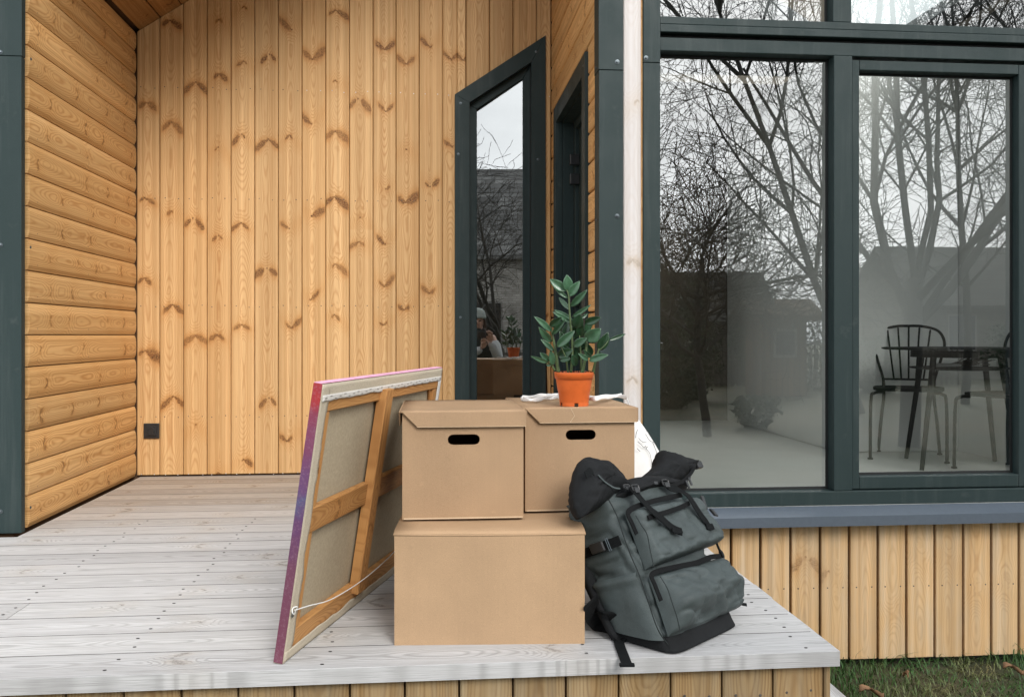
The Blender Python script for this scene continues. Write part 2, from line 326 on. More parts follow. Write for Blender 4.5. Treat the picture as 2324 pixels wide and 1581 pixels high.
# ground
m, t, p = new_mat('lawn_soil'); co = t.n('ShaderNodeTexCoord').outputs['Object']
n1 = t.noise(co, 1.2, 5); n2 = t.noise(co, 40, 3)
c = t.mix(t.mr(n1, 0.35, 0.65, 0, 1), C(0.022, 0.038, 0.012), C(0.07, 0.062, 0.028)); c = t.mix(t.mr(n2, 0.3, 0.7, 0, 0.6), c, C(0.06, 0.05, 0.028))
t.put(p.inputs['Base Color'], c); p.inputs['Roughness'].default_value = 0.95; GROUNDM = m
gm = MB(); NGR = 60
def gz(x, y): return GZ + (0.0 if abs(x) < 4 and 0 < y < 5 else 0.02*MN.noise(V((x*0.4, y*0.4, 0))))
gx = [-120, -60, -30] + [-15 + i*0.75 for i in range(41)] + [30, 60, 120]
gm.grid([[V((x, y, gz(x, y))) for x in gx] for y in [-120, -60, -35] + [-24 + i*0.8 for i in range(42)] + [14, 25, 60, 120]])
ground = tag(gm.build('ground', GROUNDM), kind='structure')
# =================================================================== HOUSE
house = thing('wooden_house', (0.9, YF+2.0, GZ), 'pine clad house with anthracite trim, large windows and a recessed porch', 'house')
bw = MB()
# ---- back wall of the porch: backing with an opening for the narrow window
wl, wr = on_y(1032, 500, YB).x, on_y(1237, 500, YB).x
wtl, wtr = on_y(1032, 218, YB).z, on_y(1237, 85, YB).z
wslope = (wtr-wtl)/(wr-wl); WZ0 = 0.06
def wtop(x): return wtl + wslope*(x-wl)
BK = 0.022
def ply(mb, pts, y, th): mb.prism([V((x, y, z)) for x, z in pts], (0, th, 0))
ply(bw, [(XL-0.05, -0.1), (wl+0.05, -0.1), (wl+0.05, roofz(wl+0.05)), (XL-0.05, roofz(XL-0.05))], YB, 0.12)
ply(bw, [(wr-0.05, -0.1), (XR+0.05, -0.1), (XR+0.05, roofz(XR+0.05)), (wr-0.05, roofz(wr-0.05))], YB, 0.12)
ply(bw, [(wl+0.051, wtop(wl+0.051)-0.04), (wr-0.051, wtop(wr-0.051)-0.04), (wr-0.051, roofz(wr-0.051)), (wl+0.051, roofz(wl+0.051))], YB, 0.12)
ply(bw, [(wl+0.051, -0.1), (wr-0.051, -0.1), (wr-0.051, WZ0), (wl+0.051, WZ0)], YB, 0.12)
wall = bw.build('wall', DARK, house)
def c7(x, y): return (550+x/1.581)/1.7624, (y/1.581)/1.7624
def c8(x, y): return (550+x/1.5054)/1.7624, (900+y/1.5054)/1.7624
KN7 = {0: [(55,650,45,60),(45,1250,30,60)], 1: [(205,130,45,70),(212,770,50,70),(215,1335,28,10)], 2: [(370,520,70,70),(350,1380,50,70)],
 3: [(515,125,20,20),(515,470,30,50),(510,930,22,6),(512,1490,40,25)], 4: [(672,45,12,20),(670,390,40,20),(660,850,60,20),(655,1410,60,45)],
 5: [(835,345,55,40),(828,880,80,62)], 6: [(975,190,-75,-5),(960,855,25,20),(960,1445,-52,-5)], 7: [(1105,375,-55,-80),(1100,785,-55,-4),(1100,1365,-4,-80)],
 8: [(1253,65,40,85),(1250,510,15,15),(1250,830,55,80),(1245,1245,55,85)], 9: [(1395,625,58,82),(1408,1375,6,6),(1400,1530,62,32)],
 10: [(1563,315,-55,-62),(1570,705,-45,-45),(1570,1195,-6,-28),(1565,1545,-50,-6)], 11: [(1700,405,-60,-50),(1700,945,6,6),(1695,1280,-45,-80)],
 12: [(1850,300,-60,-15),(1850,1180,-32,-60)], 13: [(1985,380,-50,-60),(1990,930,-50,-8)]}
KN8 = {0: [(40,320,35,40),(45,755,35,95)], 1: [(210,480,50,62),(218,1030,72,62)], 2: [(350,665,72,68),(352,1200,6,6)], 3: [(480,660,45,40),(487,1490,12,12)],
 4: [(628,600,45,45),(640,1410,12,50)], 5: [(780,260,76,60),(792,1040,60,42)], 6: [(925,620,-30,-58),(900,1300,-42,-30)], 7: [(1040,450,-5,-50)],
 8: [(1190,235,16,70),(1185,540,16,32)], 10: [(1485,370,-30,-60),(1480,600,-22,-22)], 11: [(1605,510,-36,-32)], 12: [(1760,410,-50,-32)]}
edges_px = [317,365,418.5,472,526,579.5,633,686.5,740,793.5,847,899,951.5,1004.5,1057.5,1110.5,1163.5,1216.5,1262]
bx = [on_y(e, 600, YB).x for e in edges_px]; bx[0] = XL+0.001; bx[-1] = XR-0.001
NB = MB(); NBB = MB()
def nail(mb, c, n, r):
    a = n.orthogonal().normalized(); b = n.cross(a)
    ring = [c + (a*math.cos(q*math.pi/3)+b*math.sin(q*math.pi/3))*r for q in range(6)]
    mb.loft([ring, [c + (pp-c)*0.6 + n*r*0.35 for pp in ring]])
for i in range(len(bx)-1):
    a, b = bx[i], bx[i+1]; xm = (a+b)/2; W_ = b-a-0.003
    kn = []
    for K, cf, sc in ((KN7, c7, 0.00086), (KN8, c8, 0.0009)):
        for (kx, ky, l_, r_) in K.get(i, []):
            q = on_y(*cf(kx, ky), YB-BK); kn.append((q.z, min(max(q.x-xm, -W_/2+0.01), W_/2-0.01), l_*sc, r_*sc))
    f0 = None
    inw = b > wl+0.03 and a < wr-0.02
    z1 = lambda q, xm=xm: roofz(xm+q)-0.004
    tone = random.uniform(0.3, 0.7)
    def z0f(q, xm=xm): return max(0.012, (wtop(xm+q)-0.03) if wl+0.01 < xm+q < wr-0.01 else 0.012)
    prof = None
    if inw and a < wl: W_ = wl+0.012-a; xm2 = a+W_/2   # board cut by the window trim
    nn = 1 if not (inw and a < wl) else 2
    if nn == 1:
        o = board('board', PINE, wall, (xm, YB, 0), (1, 0, 0), (0, 0, 1), W_, BK+random.uniform(-0.001, 0.001), 2, z0=(z0f if inw else (lambda q: 0.012)), z1=z1, kn=kn[:6], tone=tone, rand=0 if kn else 2)
    else:
        kn2 = [(k[0], k[1]+xm-xm2, k[2], k[3]) for k in kn]
        z1b = lambda q, xm2=xm2: roofz(xm2+q)-0.004
        board('board', PINE, wall, (xm2, YB, 0), (1, 0, 0), (0, 0, 1), W_, BK, 2, z0=lambda q: 0.012, z1=z1b, kn=kn2[:6], tone=tone)
        W3 = b-(wl+0.013)-0.003; xm3 = wl+0.013+W3/2
        z1c = lambda q, xm3=xm3: roofz(xm3+q)-0.004; z0c = lambda q, xm3=xm3: wtop(xm3+q)-0.03
        board('board', PINE, wall, (xm3, YB, 0), (1, 0, 0), (0, 0, 1), W3, BK, 2, z0=z0c, z1=z1c, kn=kn2[:6], tone=tone)
    for py in (207, 453, 695, 943, 1073):
        z = on_y(600, py, YB).z
        for dx in (-0.033, 0.036):
            x = xm + dx + random.uniform(-0.005, 0.005)
            if wl-0.01 < x < wr+0.01 or x > XR: continue
            nail(NBB if py == 1073 or (py == 207 and i > 6) else NB, V((x, YB-BK-0.0005, z+random.uniform(-0.006, 0.006))), V((0, -1, 0)), 0.0032)
tag(NB.build('nail_heads', NAIL, wall), kind='stuff'); tag(NBB.build('bright_nail_heads', NAILB, wall), kind='stuff')
# ---- side walls of the porch
def logprof(W_, T_, n=7):
    h = W_/2; pts = [(-h, 0), (h, 0)]
    for k in range(n+1):
        a = -1 + 2*k/n; pts.append((-a*h*0.985, -T_*(0.66+0.34*math.sqrt(max(0, 1-abs(a)**2.6)))))
    return pts
YLP = on_z(34, 1212).y
lw = MB(); lw.box((XL-0.16, YLP+0.03, GZ), (XL-0.027, YB+0.12, ZE)); wall_l = lw.build('wall', DARK, house)
BH = (on_y(317, 640, YB).z-on_y(317, 1079, YB).z)/((1079-640)/53.4)
LNB = MB(); NBR = int(ZE/BH)+1
for i in range(NBR):
    top = min(ZE-0.002, (i+1)*BH); hgt = top - i*BH - 0.003
    if hgt < 0.03: continue
    ln = YB - YLP - 0.12
    kn = []; nkk = random.randint(3, 4)
    for j in range(nkk):
        a = random.uniform(0.010, 0.030); sg = random.choice((-1, 1))
        kn.append((ln*(j+random.uniform(0.2, 0.8))/nkk, random.uniform(-0.012, 0.012), sg*a, sg*a*random.uniform(0.5, 1.0)))
    # along +Y ; across = +Z ; outer face = +X  (ya = za x xa = Y x Z = X, outer is -Y local -> flip with za = -Y)
    o = board('board', PINE2, wall_l, (XL-0.027, YB-BK-0.002, i*BH+0.004+hgt/2), (0, 0, 1), (0, -1, 0), hgt, 0.027, ln, prof=logprof(hgt, 0.027), kn=kn)
    for j in range(3):
        yy = YB-0.15-j*(ln-0.2)/2
        for dz in (-0.035, 0.035): nail(LNB, V((XL-0.002, yy, i*BH+BH/2+dz)), V((1, 0, 0)), 0.0025)
tag(LNB.build('nail_heads', NAIL, wall_l), kind='stuff')
# right wall of the porch, with a glazed door opening
dy0 = on_x(1262, 600, XR).y; dy1 = on_x(1335, 600, XR).y      # outer trim: far and near edge
dz1 = on_x(1298, 184, XR).z
rw = MB(); RW0, RW1 = XR+0.022, XR+0.16
rw.box((RW0, YF+0.03, GZ), (RW1, dy1+0.04, roofz(XR))); rw.box((RW0, dy0-0.04, GZ), (RW1, YB+0.12, roofz(XR))); rw.box((RW0, dy1+0.041, dz1-0.04), (RW1, dy0-0.041, roofz(XR)))
rw.box((RW0, dy1+0.041, GZ), (RW1, dy0-0.041, 0.04))
wall_r = rw.build('wall', DARK, house)
zt = roofz(XR)
off = (on_x(1361, 252+20, XR).z) % BH
i = -1
while True:
    a = i*BH + off; b = min(a+BH, zt-0.002); i += 1
    if a > zt-0.03: break
    a = max(a, 0.012)
    if b-a < 0.03: continue
    segs = [(YF+0.05, dy1+0.012), (dy0-0.012, YB-BK-0.002)] if a < dz1-0.02 else [(YF+0.05, YB-BK-0.002)]
    if a < dz1-0.02 < b: pass
    for (y0, y1) in segs:
        board('board', PINE2, wall_r, (RW0, y0, (a+b)/2), (0, 0, 1), (0, 1, 0), b-a-0.008, 0.022, y1-y0, rand=3 if y1-y0 > 0.5 else 1, up=0.5)
# ---- porch ceiling boards running into the depth
cm_ = MB(); x0, x1 = XL-0.3, 1.0
cm_.prism([V((x0, YF-0.02, roofz(x0)+0.03)), V((x1, YF-0.02, roofz(x1)+0.03)), V((x1, YF-0.02, roofz(x1)+0.06)), V((x0, YF-0.02, roofz(x0)+0.06))], (0, YB-YF+0.17, 0))
ceil = cm_.build('ceiling', DARK, house)
dirx = V((1, 0, SL)).normalized(); s_ = 0.0; wid = 0.13
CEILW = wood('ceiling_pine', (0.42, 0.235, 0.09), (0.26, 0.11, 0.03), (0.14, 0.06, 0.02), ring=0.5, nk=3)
k = 0
while True:
    c0 = V((XL, YF-0.01, ZE+0.028)) + dirx*(wid*(k+0.5)-0.0)
    if c0.x > XR+0.02: break
    board('board', CEILW, ceil, c0, -dirx, (0, 1, 0), wid-0.004, 0.024, YB-YF+0.01, rand=3); k += 1
# ---- roof
rf = MB(); xe0, xe1 = -2.3, 4.3
def slab(xa, xb, ya, yb): rf.prism([V((xa, ya, roofz(xa)+0.065)), V((xb, ya, roofz(xb)+0.065)), V((xb, ya, roofz(xb)+0.27)), V((xa, ya, roofz(xa)+0.27))], (0, yb-ya, 0))
RY0, RY1 = YF-0.045, YF+5.155; SKX, SKY = (1.25, 3.2), (YF+0.35, YF+3.0)
slab(xe0, 1.0, RY0, RY1); slab(1.0, SKX[0], RY0, RY1); slab(SKX[1], xe1, RY0, RY1); slab(SKX[0], SKX[1], RY0, SKY[0]); slab(SKX[0], SKX[1], SKY[1], RY1)
ROOFM = plain('dark_roof', (0.04, 0.045, 0.05), 0.6, 0.1)
roof = rf.build('roof', ROOFM, house)

# ---- facade: trims, bleached post, windows
def trim(name, x0, x1, z0, z1, y, th=0.02, mat=METAL, bev=0.002):
    mb = MB(); mb.box((x0, y-th, z0), (x1, y, z1)); return mb.build(name, mat, house, bevel=bev)
def screw(c, n, parent, r=0.006):
    mb = MB(); a = n.orthogonal().normalized(); b = n.cross(a); rr = [(r*1.5, 0), (r*1.5, r*0.25), (r*0.9, r*0.3), (r*0.85, r*0.8), (r*0.5, r*0.95)]
    mb.loft([[c + (a*math.cos(q*math.pi/5)+b*math.sin(q*math.pi/5))*rad + n*hh for q in range(10)] for rad, hh in rr])
    return mb.build('screw', SCREW, parent, smooth=False)
YT = YF
def fx(px, y=None): return on_y(px, 700, y or YT).x
def fz(px, py, y=None): return on_y(px, py, y or YT).z
# corner trim by the window side of the porch: front face and return, split at the lap joint
tx0, tx1 = XR-0.012, fx(1412)
zj = fz(1390, 163)
ret = 0.07
for (za, zb, gr) in ((-0.02, zj-0.001, 0.0), (zj+0.001, roofz(XR)+0.05, 0.0015)):
    mb = MB()
    mb.prism([V((tx0-gr, YF-0.02-gr, za)), V((tx1, YF-0.02-gr, za)), V((tx1, YF, za)), V((tx0+0.012, YF, za)), V((tx0+0.012, YF+ret, za)), V((tx0-gr, YF+ret, za))], (0, 0, zb-za))
    ct = mb.build('corner_trim', METAL, house, bevel=0.0015)
    for py in (145, 492) if za < 0 else (145,):
        zz = fz(1395, py)
        if za <= zz <= zb:
            screw(V((fx(1398), YF-0.02-gr, zz)), V((0, -1, 0)), ct); screw(V((tx0-gr, YF+0.03, zz-0.01)), V((-1, 0, 0)), ct, 0.004)
# bleached timber post between the trims
px0, px1 = tx1+0.001, fx(1455)
board('timber_post', WHITEW, house, ((px0+px1)/2, YF+0.04, GZ), (1, 0, 0), (0, 0, 1), px1-px0-0.003, 0.05, 3.6-GZ, rand=0, kn=[(on_y(1432, 230, YF).z-GZ, 0.02, 0.012, 0.006), (on_y(1432, 590, YF).z-GZ, 0.0, 0.02, 0.03), (on_y(1432, 855, YF).z-GZ, 0.0, 0.02, 0.02)])
board('edge_strip', PINE, house, (px1+0.001, YF+0.04, GZ), (1, 0, 0), (0, 0, 1), 0.006, 0.052, 3.6-GZ)
t2a, t2b = px1+0.0045, fx(1495.5)
zj2 = fz(1475, 146)
for (za, zb, gr) in ((-0.0, zj2-0.001, 0.0), (zj2+0.001, 3.5, 0.0015)):
    mb = MB(); mb.box((t2a, YF-0.02-gr, za), (t2b, YF+0.05, zb)); ct = mb.build('corner_trim', METAL, house, bevel=0.0015)
    zz = fz(1462, 136)
    if za <= zz <= zb: screw(V((fx(1463), YF-0.02-gr, zz)), V((0, -1, 0)), ct)
# facade backing above and beside
XE = 3.55
# ---- window assembly
YG = YF+0.045
m, t, p = new_mat('window_glass'); nt = m.node_tree; nt.nodes.remove(p); out = nt.nodes['Material Output']
tr = t.n('ShaderNodeBsdfTransparent'); tr.inputs[0].default_value = (0.92, 0.95, 0.93, 1); gl = t.n('ShaderNodeBsdfGlossy'); gl.inputs['Roughness'].default_value = 0.0
gl.inputs['Color'].default_value = (0.97, 1.0, 1.0, 1)
fr = t.n('ShaderNodeLayerWeight'); fr.inputs[0].default_value = 0.5
ms = t.n('ShaderNodeMixShader'); t.put(ms.inputs[0], t.m('ADD', t.m('MULTIPLY', t.m('POWER', fr.outputs[1], 4.0), 0.7), 0.27, clamp=True)); t.put(ms.inputs[1], tr.outputs[0]); t.put(ms.inputs[2], gl.outputs[0])
t.put(out.inputs['Surface'], ms.outputs[0]); GLASS = m
GLASS2 = m.copy(); GLASS2.name = 'coated_glass'
for nd in GLASS2.node_tree.nodes:
    if nd.type == 'MATH' and nd.operation == 'ADD': nd.inputs[1].default_value = 0.36
win = MB(); z_sill = fz(1700, 1148)
zb0 = fz(1700, 1116); zt0 = fz(1700, 122); XW0 = t2b+0.001; XW1 = XE-0.12
xm0, xm1 = fx(1890), fx(1932)
# fixed outer frame: bottom rail, head, mullion
win.box((XW0, YF-0.012, z_sill), (XW1, YF+0.07, zb0))
frame = win.build('window', METAL, house, bevel=0.003)
def wbox(name, a, b, mat=METAL, bev=0.003): 
    mb = MB(); mb.box(a, b); return mb.build(name, mat, frame, bevel=bev)
wbox('mullion', (xm0, YF-0.010, zb0+0.0005), (xm1, YF+0.07, zt0-0.0005))
# head and transom: stepped bands that the photo shows
za, zb_, zc_, zd_ = zt0, fz(1700, 92), fz(1700, 82), fz(1700, 46)
wbox('head_rail', (XW0, YF-0.006, za), (XW1, YF+0.07, zb_))
wbox('head_shadow_gap', (XW0, YF+0.018, zb_+0.0005), (XW1, YF+0.069, zc_), GASK)
wbox('transom', (XW0, YF-0.016, zc_+0.0005), (XW1, YF+0.07, fz(1700, 64)))
wbox('transom', (XW0, YF-0.012, fz(1700, 64)+0.001), (XW1, YF+0.07, zd_))
ZU = 2.85
wbox('mullion', (fx(1888), YF-0.010, zd_+0.0005), (fx(1930), YF+0.07, ZU))
wbox('head_rail', (XW0, YF-0.012, ZU+0.0005), (XW1, YF+0.07, ZU+0.06))
wbox('jamb', (XW1+0.0005, YF-0.012, z_sill), (XW1+0.06, YF+0.07, ZU+0.06))
# left fixed pane
def pane(x0, x1, z0, z1, y, gask=0.010):
    g_ = gask*0.3; mb = MB(); mb.add([(x0+g_, y, z0+g_), (x1-g_, y, z0+g_), (x1-g_, y, z1-g_), (x0+g_, y, z1-g_)], [(0, 1, 2, 3)]); o = mb.build('pane', GLASS, frame)
    mb = MB()
    for a, b in (((x0, y-0.004, z0), (x0+gask, y-0.0005, z1)), ((x1-gask, y-0.004, z0), (x1, y-0.0005, z1)), ((x0+gask, y-0.004, z0), (x1-gask, y-0.0005, z0+gask)), ((x0+gask, y-0.004, z1-gask), (x1-gask, y-0.0005, z1))): mb.box(a, b)
    mb.build('gasket', GASK, frame)
    return o
pane(XW0+0.001, xm0-0.001, zb0+0.001, zt0-0.001, YG)
pane(XW0+0.001, fx(1888)-0.001, zd_+0.001, ZU-0.001, YG); pane(fx(1930)+0.001, XW1-0.001, zd_+0.001, ZU-0.001, YG)
# opening sash on the right with its own frame
sx0, sx1 = xm1+0.004, XW1-0.004; sz0, sz1 = zb0+0.004, zt0-0.012
gx0, gx1 = fx(1951), on_y(2313, 700, YF).x; gz0, gz1 = fz(2100, 1079), fz(2100, 163)
sx1 = gx1+0.05
for nm, a, b in (('sash_stile', (sx0, YF+0.002, sz0), (gx0, YF+0.055, sz1)), ('sash_stile', (gx1, YF+0.002, sz0), (sx1, YF+0.055, sz1)),
                 ('sash_rail', (gx0+0.0003, YF+0.002, sz0), (gx1-0.0003, YF+0.055, gz0)), ('sash_rail', (gx0+0.0003, YF+0.002, gz1), (gx1-0.0003, YF+0.055, sz1))):
    wbox(nm, a, b)
pane(gx0+0.0005, gx1-0.0005, gz0+0.0005, gz1-0.0005, YG)
wbox('mullion', (sx1+0.004, YF-0.010, zb0+0.0005), (sx1+0.06, YF+0.07, zt0-0.0005)); pane(sx1+0.061, XW1-0.001, zb0+0.001, zt0-0.001, YG)
# sloping metal sill with drip edge
z_s1 = fz(1800, 1166); z_s2 = fz(1800, 1186)
mb = MB(); mb.prism([V((XW0-0.12, YF-0.012, z_sill-0.002)), V((XW0-0.12, YF-0.085, z_s1+0.006)), V((XW0-0.12, YF-0.085, z_s2+0.002)), V((XW0-0.12, YF-0.078, z_s2+0.002)), V((XW0-0.12, YF-0.074, z_s1-0.006)), V((XW0-0.12, YF+0.04, z_sill-0.02))], (XW1+0.2-XW0, 0, 0))
sill = mb.build('window_sill', METALS, house)
nail(MB(), V((0,0,0)), V((0,0,1)), 0.01)
mb = MB(); nail(mb, on_y(1917, 1155, YF-0.014), V((0, -1, 0.3)).normalized(), 0.007); mb.build('screw', NAILB, sill)
# cladding under the sill
fw = MB(); fw.box((XR+0.0, YF+0.02, GZ+0.03), (XE, YF+0.045, z_sill-0.03)); fw.box((XW1+0.065, YF+0.02, z_sill-0.029), (XE, YF+0.2, 3.0))
fw.prism([V((XR, YF+0.02, ZU+0.065)), V((XE, YF+0.02, ZU+0.065)), V((XE, YF+0.02, roofz(XE)+0.05)), V((1.0, YF+0.02, roofz(1.0)+0.05)), V((XR, YF+0.02, roofz(XR)+0.05))], (0, 0.1, 0))
wall_f = fw.build('wall', DARK, house)
fedges = [1420, 1470, 1532, 1594, 1659, 1725.5, 1794, 1861, 1927, 1992, 2057, 2121, 2186, 2249.5, 2312, 2376, 2440, 2504, 2568, 2632, 2696, 2760, 2824, 2888]
FKN = {4: [(1690, 1130+30, 30, 40)], 6: [(1828, 1263, 45, 50)], 7: [(1880, 1295, 40, 4)], 10: [(2020, 1208, 35, 40)], 11: [(2085, 1232, 50, 30)], 12: [(2155, 1320, 8, 12), (2152, 1322, 4, 4)], 13: [(2225, 1302, 6, 5)], 9: [(1960, 1440, -12, -12)], 14: [(2275, 1415, 25, 25)]}
FN = MB()
for i in range(len(fedges)-1):
    a, b = fx(fedges[i], YF), fx(fedges[i+1], YF); xm = (a+b)/2; zb = fz(fedges[i], 1494 - (fedges[i]-1920)*0.03)-random.uniform(0, 0.004)
    kn = [(on_y(kx, ky, YF).z-zb, on_y(kx, ky, YF).x-xm, l_*0.00135, r_*0.00135) for kx, ky, l_, r_ in FKN.get(i, [])]
    board('board', PINEW, wall_f, (xm, YF+0.02, zb), (1, 0, 0), (0, 0, 1), b-a-0.006, 0.022+random.uniform(-0.001, 0.001), z_s2+0.03-zb, kn=kn, prof=[(-(b-a-0.014)/2, 0), ((b-a-0.014)/2, 0), ((b-a-0.010)/2, -0.019), ((b-a-0.014)/2, -0.022), (-(b-a-0.014)/2, -0.022), (-(b-a-0.010)/2, -0.019)])
    for dx in (-0.03, 0.034):
        for py in (1192, 1336):
            q = on_y((fedges[i]+fedges[i+1])/2, py - (fedges[i]-1700)*0.022, YF); nail(FN, V((xm+dx, YF-0.0025, q.z)), V((0, -1, 0)), 0.0032)
tag(FN.build('nail_heads', NAIL, wall_f), kind='stuff')
# ---- left corner trim
lx1 = XL+0.012
lx0 = lx1-0.27
zjl = on_y(20, 224/1.7624, YLP).z
for (za, zb, gr) in ((0.004, zjl-0.001, 0.0), (zjl+0.001, ZE+0.1, 0.0015)):
    mb = MB(); yl = YLP
    yr = on_x(57, 900, XL+0.012).y
    mb.prism([V((lx0, yl-gr, za)), V((lx1+gr, yl-gr, za)), V((lx1+gr, yr, za)), V((lx1-0.012, yr, za)), V((lx1-0.012, yl+0.02, za)), V((lx0, yl+0.02, za))], (0, 0, zb-za))
    ct = mb.build('corner_trim', METAL, house, bevel=0.0015)
    for py in (210, 980, 2045):
        zz = on_y(2, py/1.7624, YLP).z
        if za <= zz <= zb: screw(V((on_y(1, 600, YLP).x, yl-gr, zz)), V((0, -1, 0)), ct); screw(V((lx1+gr, (yl+yr)/2+0.06, zz)), V((1, 0, 0)), ct, 0.004)
lf = MB(); lf.box((lx0-0.75, YLP+0.045, GZ+0.02), (lx0, YLP+0.12, ZE)); wall_ll = lf.build('wall', DARK, house)
for i in range(6):
    board('board', PINE, wall_ll, (lx0-0.065-i*0.125, YLP+0.045, GZ+0.03), (1, 0, 0), (0, 0, 1), 0.12, 0.022, ZE-GZ-0.05, rand=5)
# ---- narrow sloping window of the back wall
nw = MB(); YWt = YB-BK-0.012
def band(mb, inset0, inset1, y0, y1, bot=WZ0):
    """closed frame band between two insets of the sloping outline"""
    def pts(d):
        s = math.sqrt(1+wslope*wslope)
        return [(wl+d, bot+d), (wr-d, bot+d), (wr-d, wtop(wr-d)-d*s), (wl+d, wtop(wl+d)-d*s)]
    A, B = pts(inset0), pts(inset1)
    for k in range(4):
        k2 = (k+1) % 4
        mb.prism([V((A[k][0], y0, A[k][1])), V((A[k2][0], y0, A[k2][1])), V((B[k2][0], y0, B[k2][1])), V((B[k][0], y0, B[k][1]))], (0, y1-y0, 0))
    return B
band(nw, 0.0, 0.080, YWt, YB-0.0005)
nwin = nw.build('window', METAL, house, bevel=0.0015)
for px, py in ((1186/1.0, 0),): pass
for q in ((1045, 235), (1040, 350), (1217, 118), (1221, 362), (1045, 720)): 
    screw(on_y(q[0], q[1], YWt), V((0, -1, 0)), nwin, 0.005)
mb = MB(); B = band(mb, 0.0805, 0.122, YB+0.012, YB+0.06); mb.build('sash_frame', METAL, nwin, bevel=0.003)
mb = MB(); band(mb, 0.0805, 0.083, YB-0.0, YB+0.011); mb.build('reveal', GASK, nwin)
px_ = [(B[0][0]-0.004, B[0][1]-0.004), (B[1][0]+0.004, B[1][1]-0.004), (B[2][0]+0.004, B[2][1]+0.006), (B[3][0]-0.004, B[3][1])]
# the casement stands a few degrees off the wall, so its pane looks towards the lawn
ang = R(3.3); xc = (B[0][0]+B[1][0])/2
def rotp(x, z, dy): return V((xc+(x-xc)*math.cos(ang)-0.0, YB+0.040+dy-(x-xc)*math.sin(ang), z))
mb = MB(); mb.add([rotp(x, z, 0) for x, z in px_], [(0, 1, 2, 3)]); mb.build('pane', GLASS2, nwin)
# dark room corner seen behind it
# ---- porch door on the right wall: trim, deep reveal, sash
dr = MB(); xo = XR-0.014
def dband(mb, d0, d1, xa, xb):
    A = [(dy1+d0, 0.02+d0*0), (dy1+d0, dz1-d0), (dy0-d0, dz1-d0), (dy0-d0, 0.02)]; Bq = [(dy1+d1, 0.02), (dy1+d1, dz1-d1), (dy0-d1, dz1-d1), (dy0-d1, 0.02)]
    for k in range(3):
        mb.prism([V((xa, A[k][0], A[k][1])), V((xa, A[k+1][0], A[k+1][1])), V((xa, Bq[k+1][0], Bq[k+1][1])), V((xa, Bq[k][0], Bq[k][1]))], (xb-xa, 0, 0))
dband(dr, 0.0, 0.085, xo, RW0-0.0005)
door = dr.build('door', METAL, house, bevel=0.0015)
mb = MB(); dband(mb, 0.0855, 0.13, XR+0.08, XR+0.13); mb.build('door_frame', METAL, door, bevel=0.003)
mb = MB(); dband(mb, 0.0852, 0.090, RW0, XR+0.079); mb.build('reveal', METAL, door)
mb = MB(); mb.box((XR+0.10, dy1+0.1305, 0.02), (XR+0.125, dy0-0.1305, dz1-0.1305)); mb.build('door_leaf', METAL, door)
mb = MB()
for k in range(3): mb.box((XR+0.083-0.004*k, dy1+0.14+0.012*k, 0.05), (XR+0.099, dy1+0.148+0.012*k, dz1-0.16))
mb.build('glazing_bead', plain('light_bead', (0.25, 0.30, 0.31), 0.3, 0.05), door)
for zz in (dz1-0.32, dz1-0.42, 0.9):
    mb = MB(); mb.box((XR+0.05, dy0-0.16, zz), (XR+0.0995, dy0-0.135, zz+0.055)); mb.build('hinge', PLAST, door, bevel=0.004)
mb = MB(); nail(mb, V((xo, dy1+0.04, dz1-0.05)), V((-1, 0, 0)), 0.006); mb.build('screw', SCREW, door)
# ---- wall socket
sk_c = on_y(344.5, 977, YB-BK)
mb = MB(); mb.box((sk_c.x-0.040, YB-BK-0.010, sk_c.z-0.040), (sk_c.x+0.040, YB-BK-0.0005, sk_c.z+0.040)); sock = mb.build('wall_socket', PLAST, house, bevel=0.003)
mb = MB(); mb.box((sk_c.x-0.027, YB-BK-0.015, sk_c.z-0.027), (sk_c.x+0.027, YB-BK-0.0105, sk_c.z+0.027)); mb.build('cover', PLAST, sock, bevel=0.002)
mb = MB()
mb.loft([[V((sk_c.x+math.cos(a*math.pi/12)*r_, YB-BK-0.0155-h_, sk_c.z+math.sin(a*math.pi/12)*r_)) for a in range(24)] for r_, h_ in ((0.020, 0), (0.020, 0.003), (0.017, 0.0035), (0.0165, 0.001))]); mb.build('lid', PLAST, sock)
# ---- interior shell
YI = 7.6; XI0 = RW1+0.01
mb = MB(); mb.box((XL-0.2, YB+0.13, -0.06), (XE, YI, -0.004)); mb.box((XI0-0.02, YF+0.075, -0.06), (XE, YB+0.129, -0.004)); mb.build('floor', FLOORM, house)
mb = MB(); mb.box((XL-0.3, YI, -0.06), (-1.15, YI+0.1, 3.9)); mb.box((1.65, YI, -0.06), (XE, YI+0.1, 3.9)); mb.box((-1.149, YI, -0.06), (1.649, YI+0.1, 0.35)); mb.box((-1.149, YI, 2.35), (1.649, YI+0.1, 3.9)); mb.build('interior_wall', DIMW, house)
mb = MB()
for a, b in (((XE-0.14, YF+0.205, -0.003), (XE, YF+0.30, 2.75)), ((XE-0.14, YF+1.2, -0.003), (XE, YI-0.001, 2.75)), ((XE-0.14, YF+0.3005, -0.003), (XE, YF+1.1995, 0.25)), ((XE-0.14, YF+0.3005, 2.35), (XE, YF+1.1995, 2.75))): mb.box(a, b)
mb.build('interior_wall', WHITE, house)
mb = MB(); mb.box((XE-0.08, YF+0.3005, 0.2505), (XE-0.02, YF+1.1995, 0.30)); mb.box((XE-0.08, YF+0.3005, 2.30), (XE-0.02, YF+1.1995, 2.3495)); mb.box((XE-0.08, YF+0.3005, 0.30), (XE-0.02, YF+0.34, 2.30)); mb.box((XE-0.08, YF+1.16, 0.30), (XE-0.02, YF+1.1995, 2.30)); swn = mb.build('window', METAL, house)  # side window added out of view to brighten the room
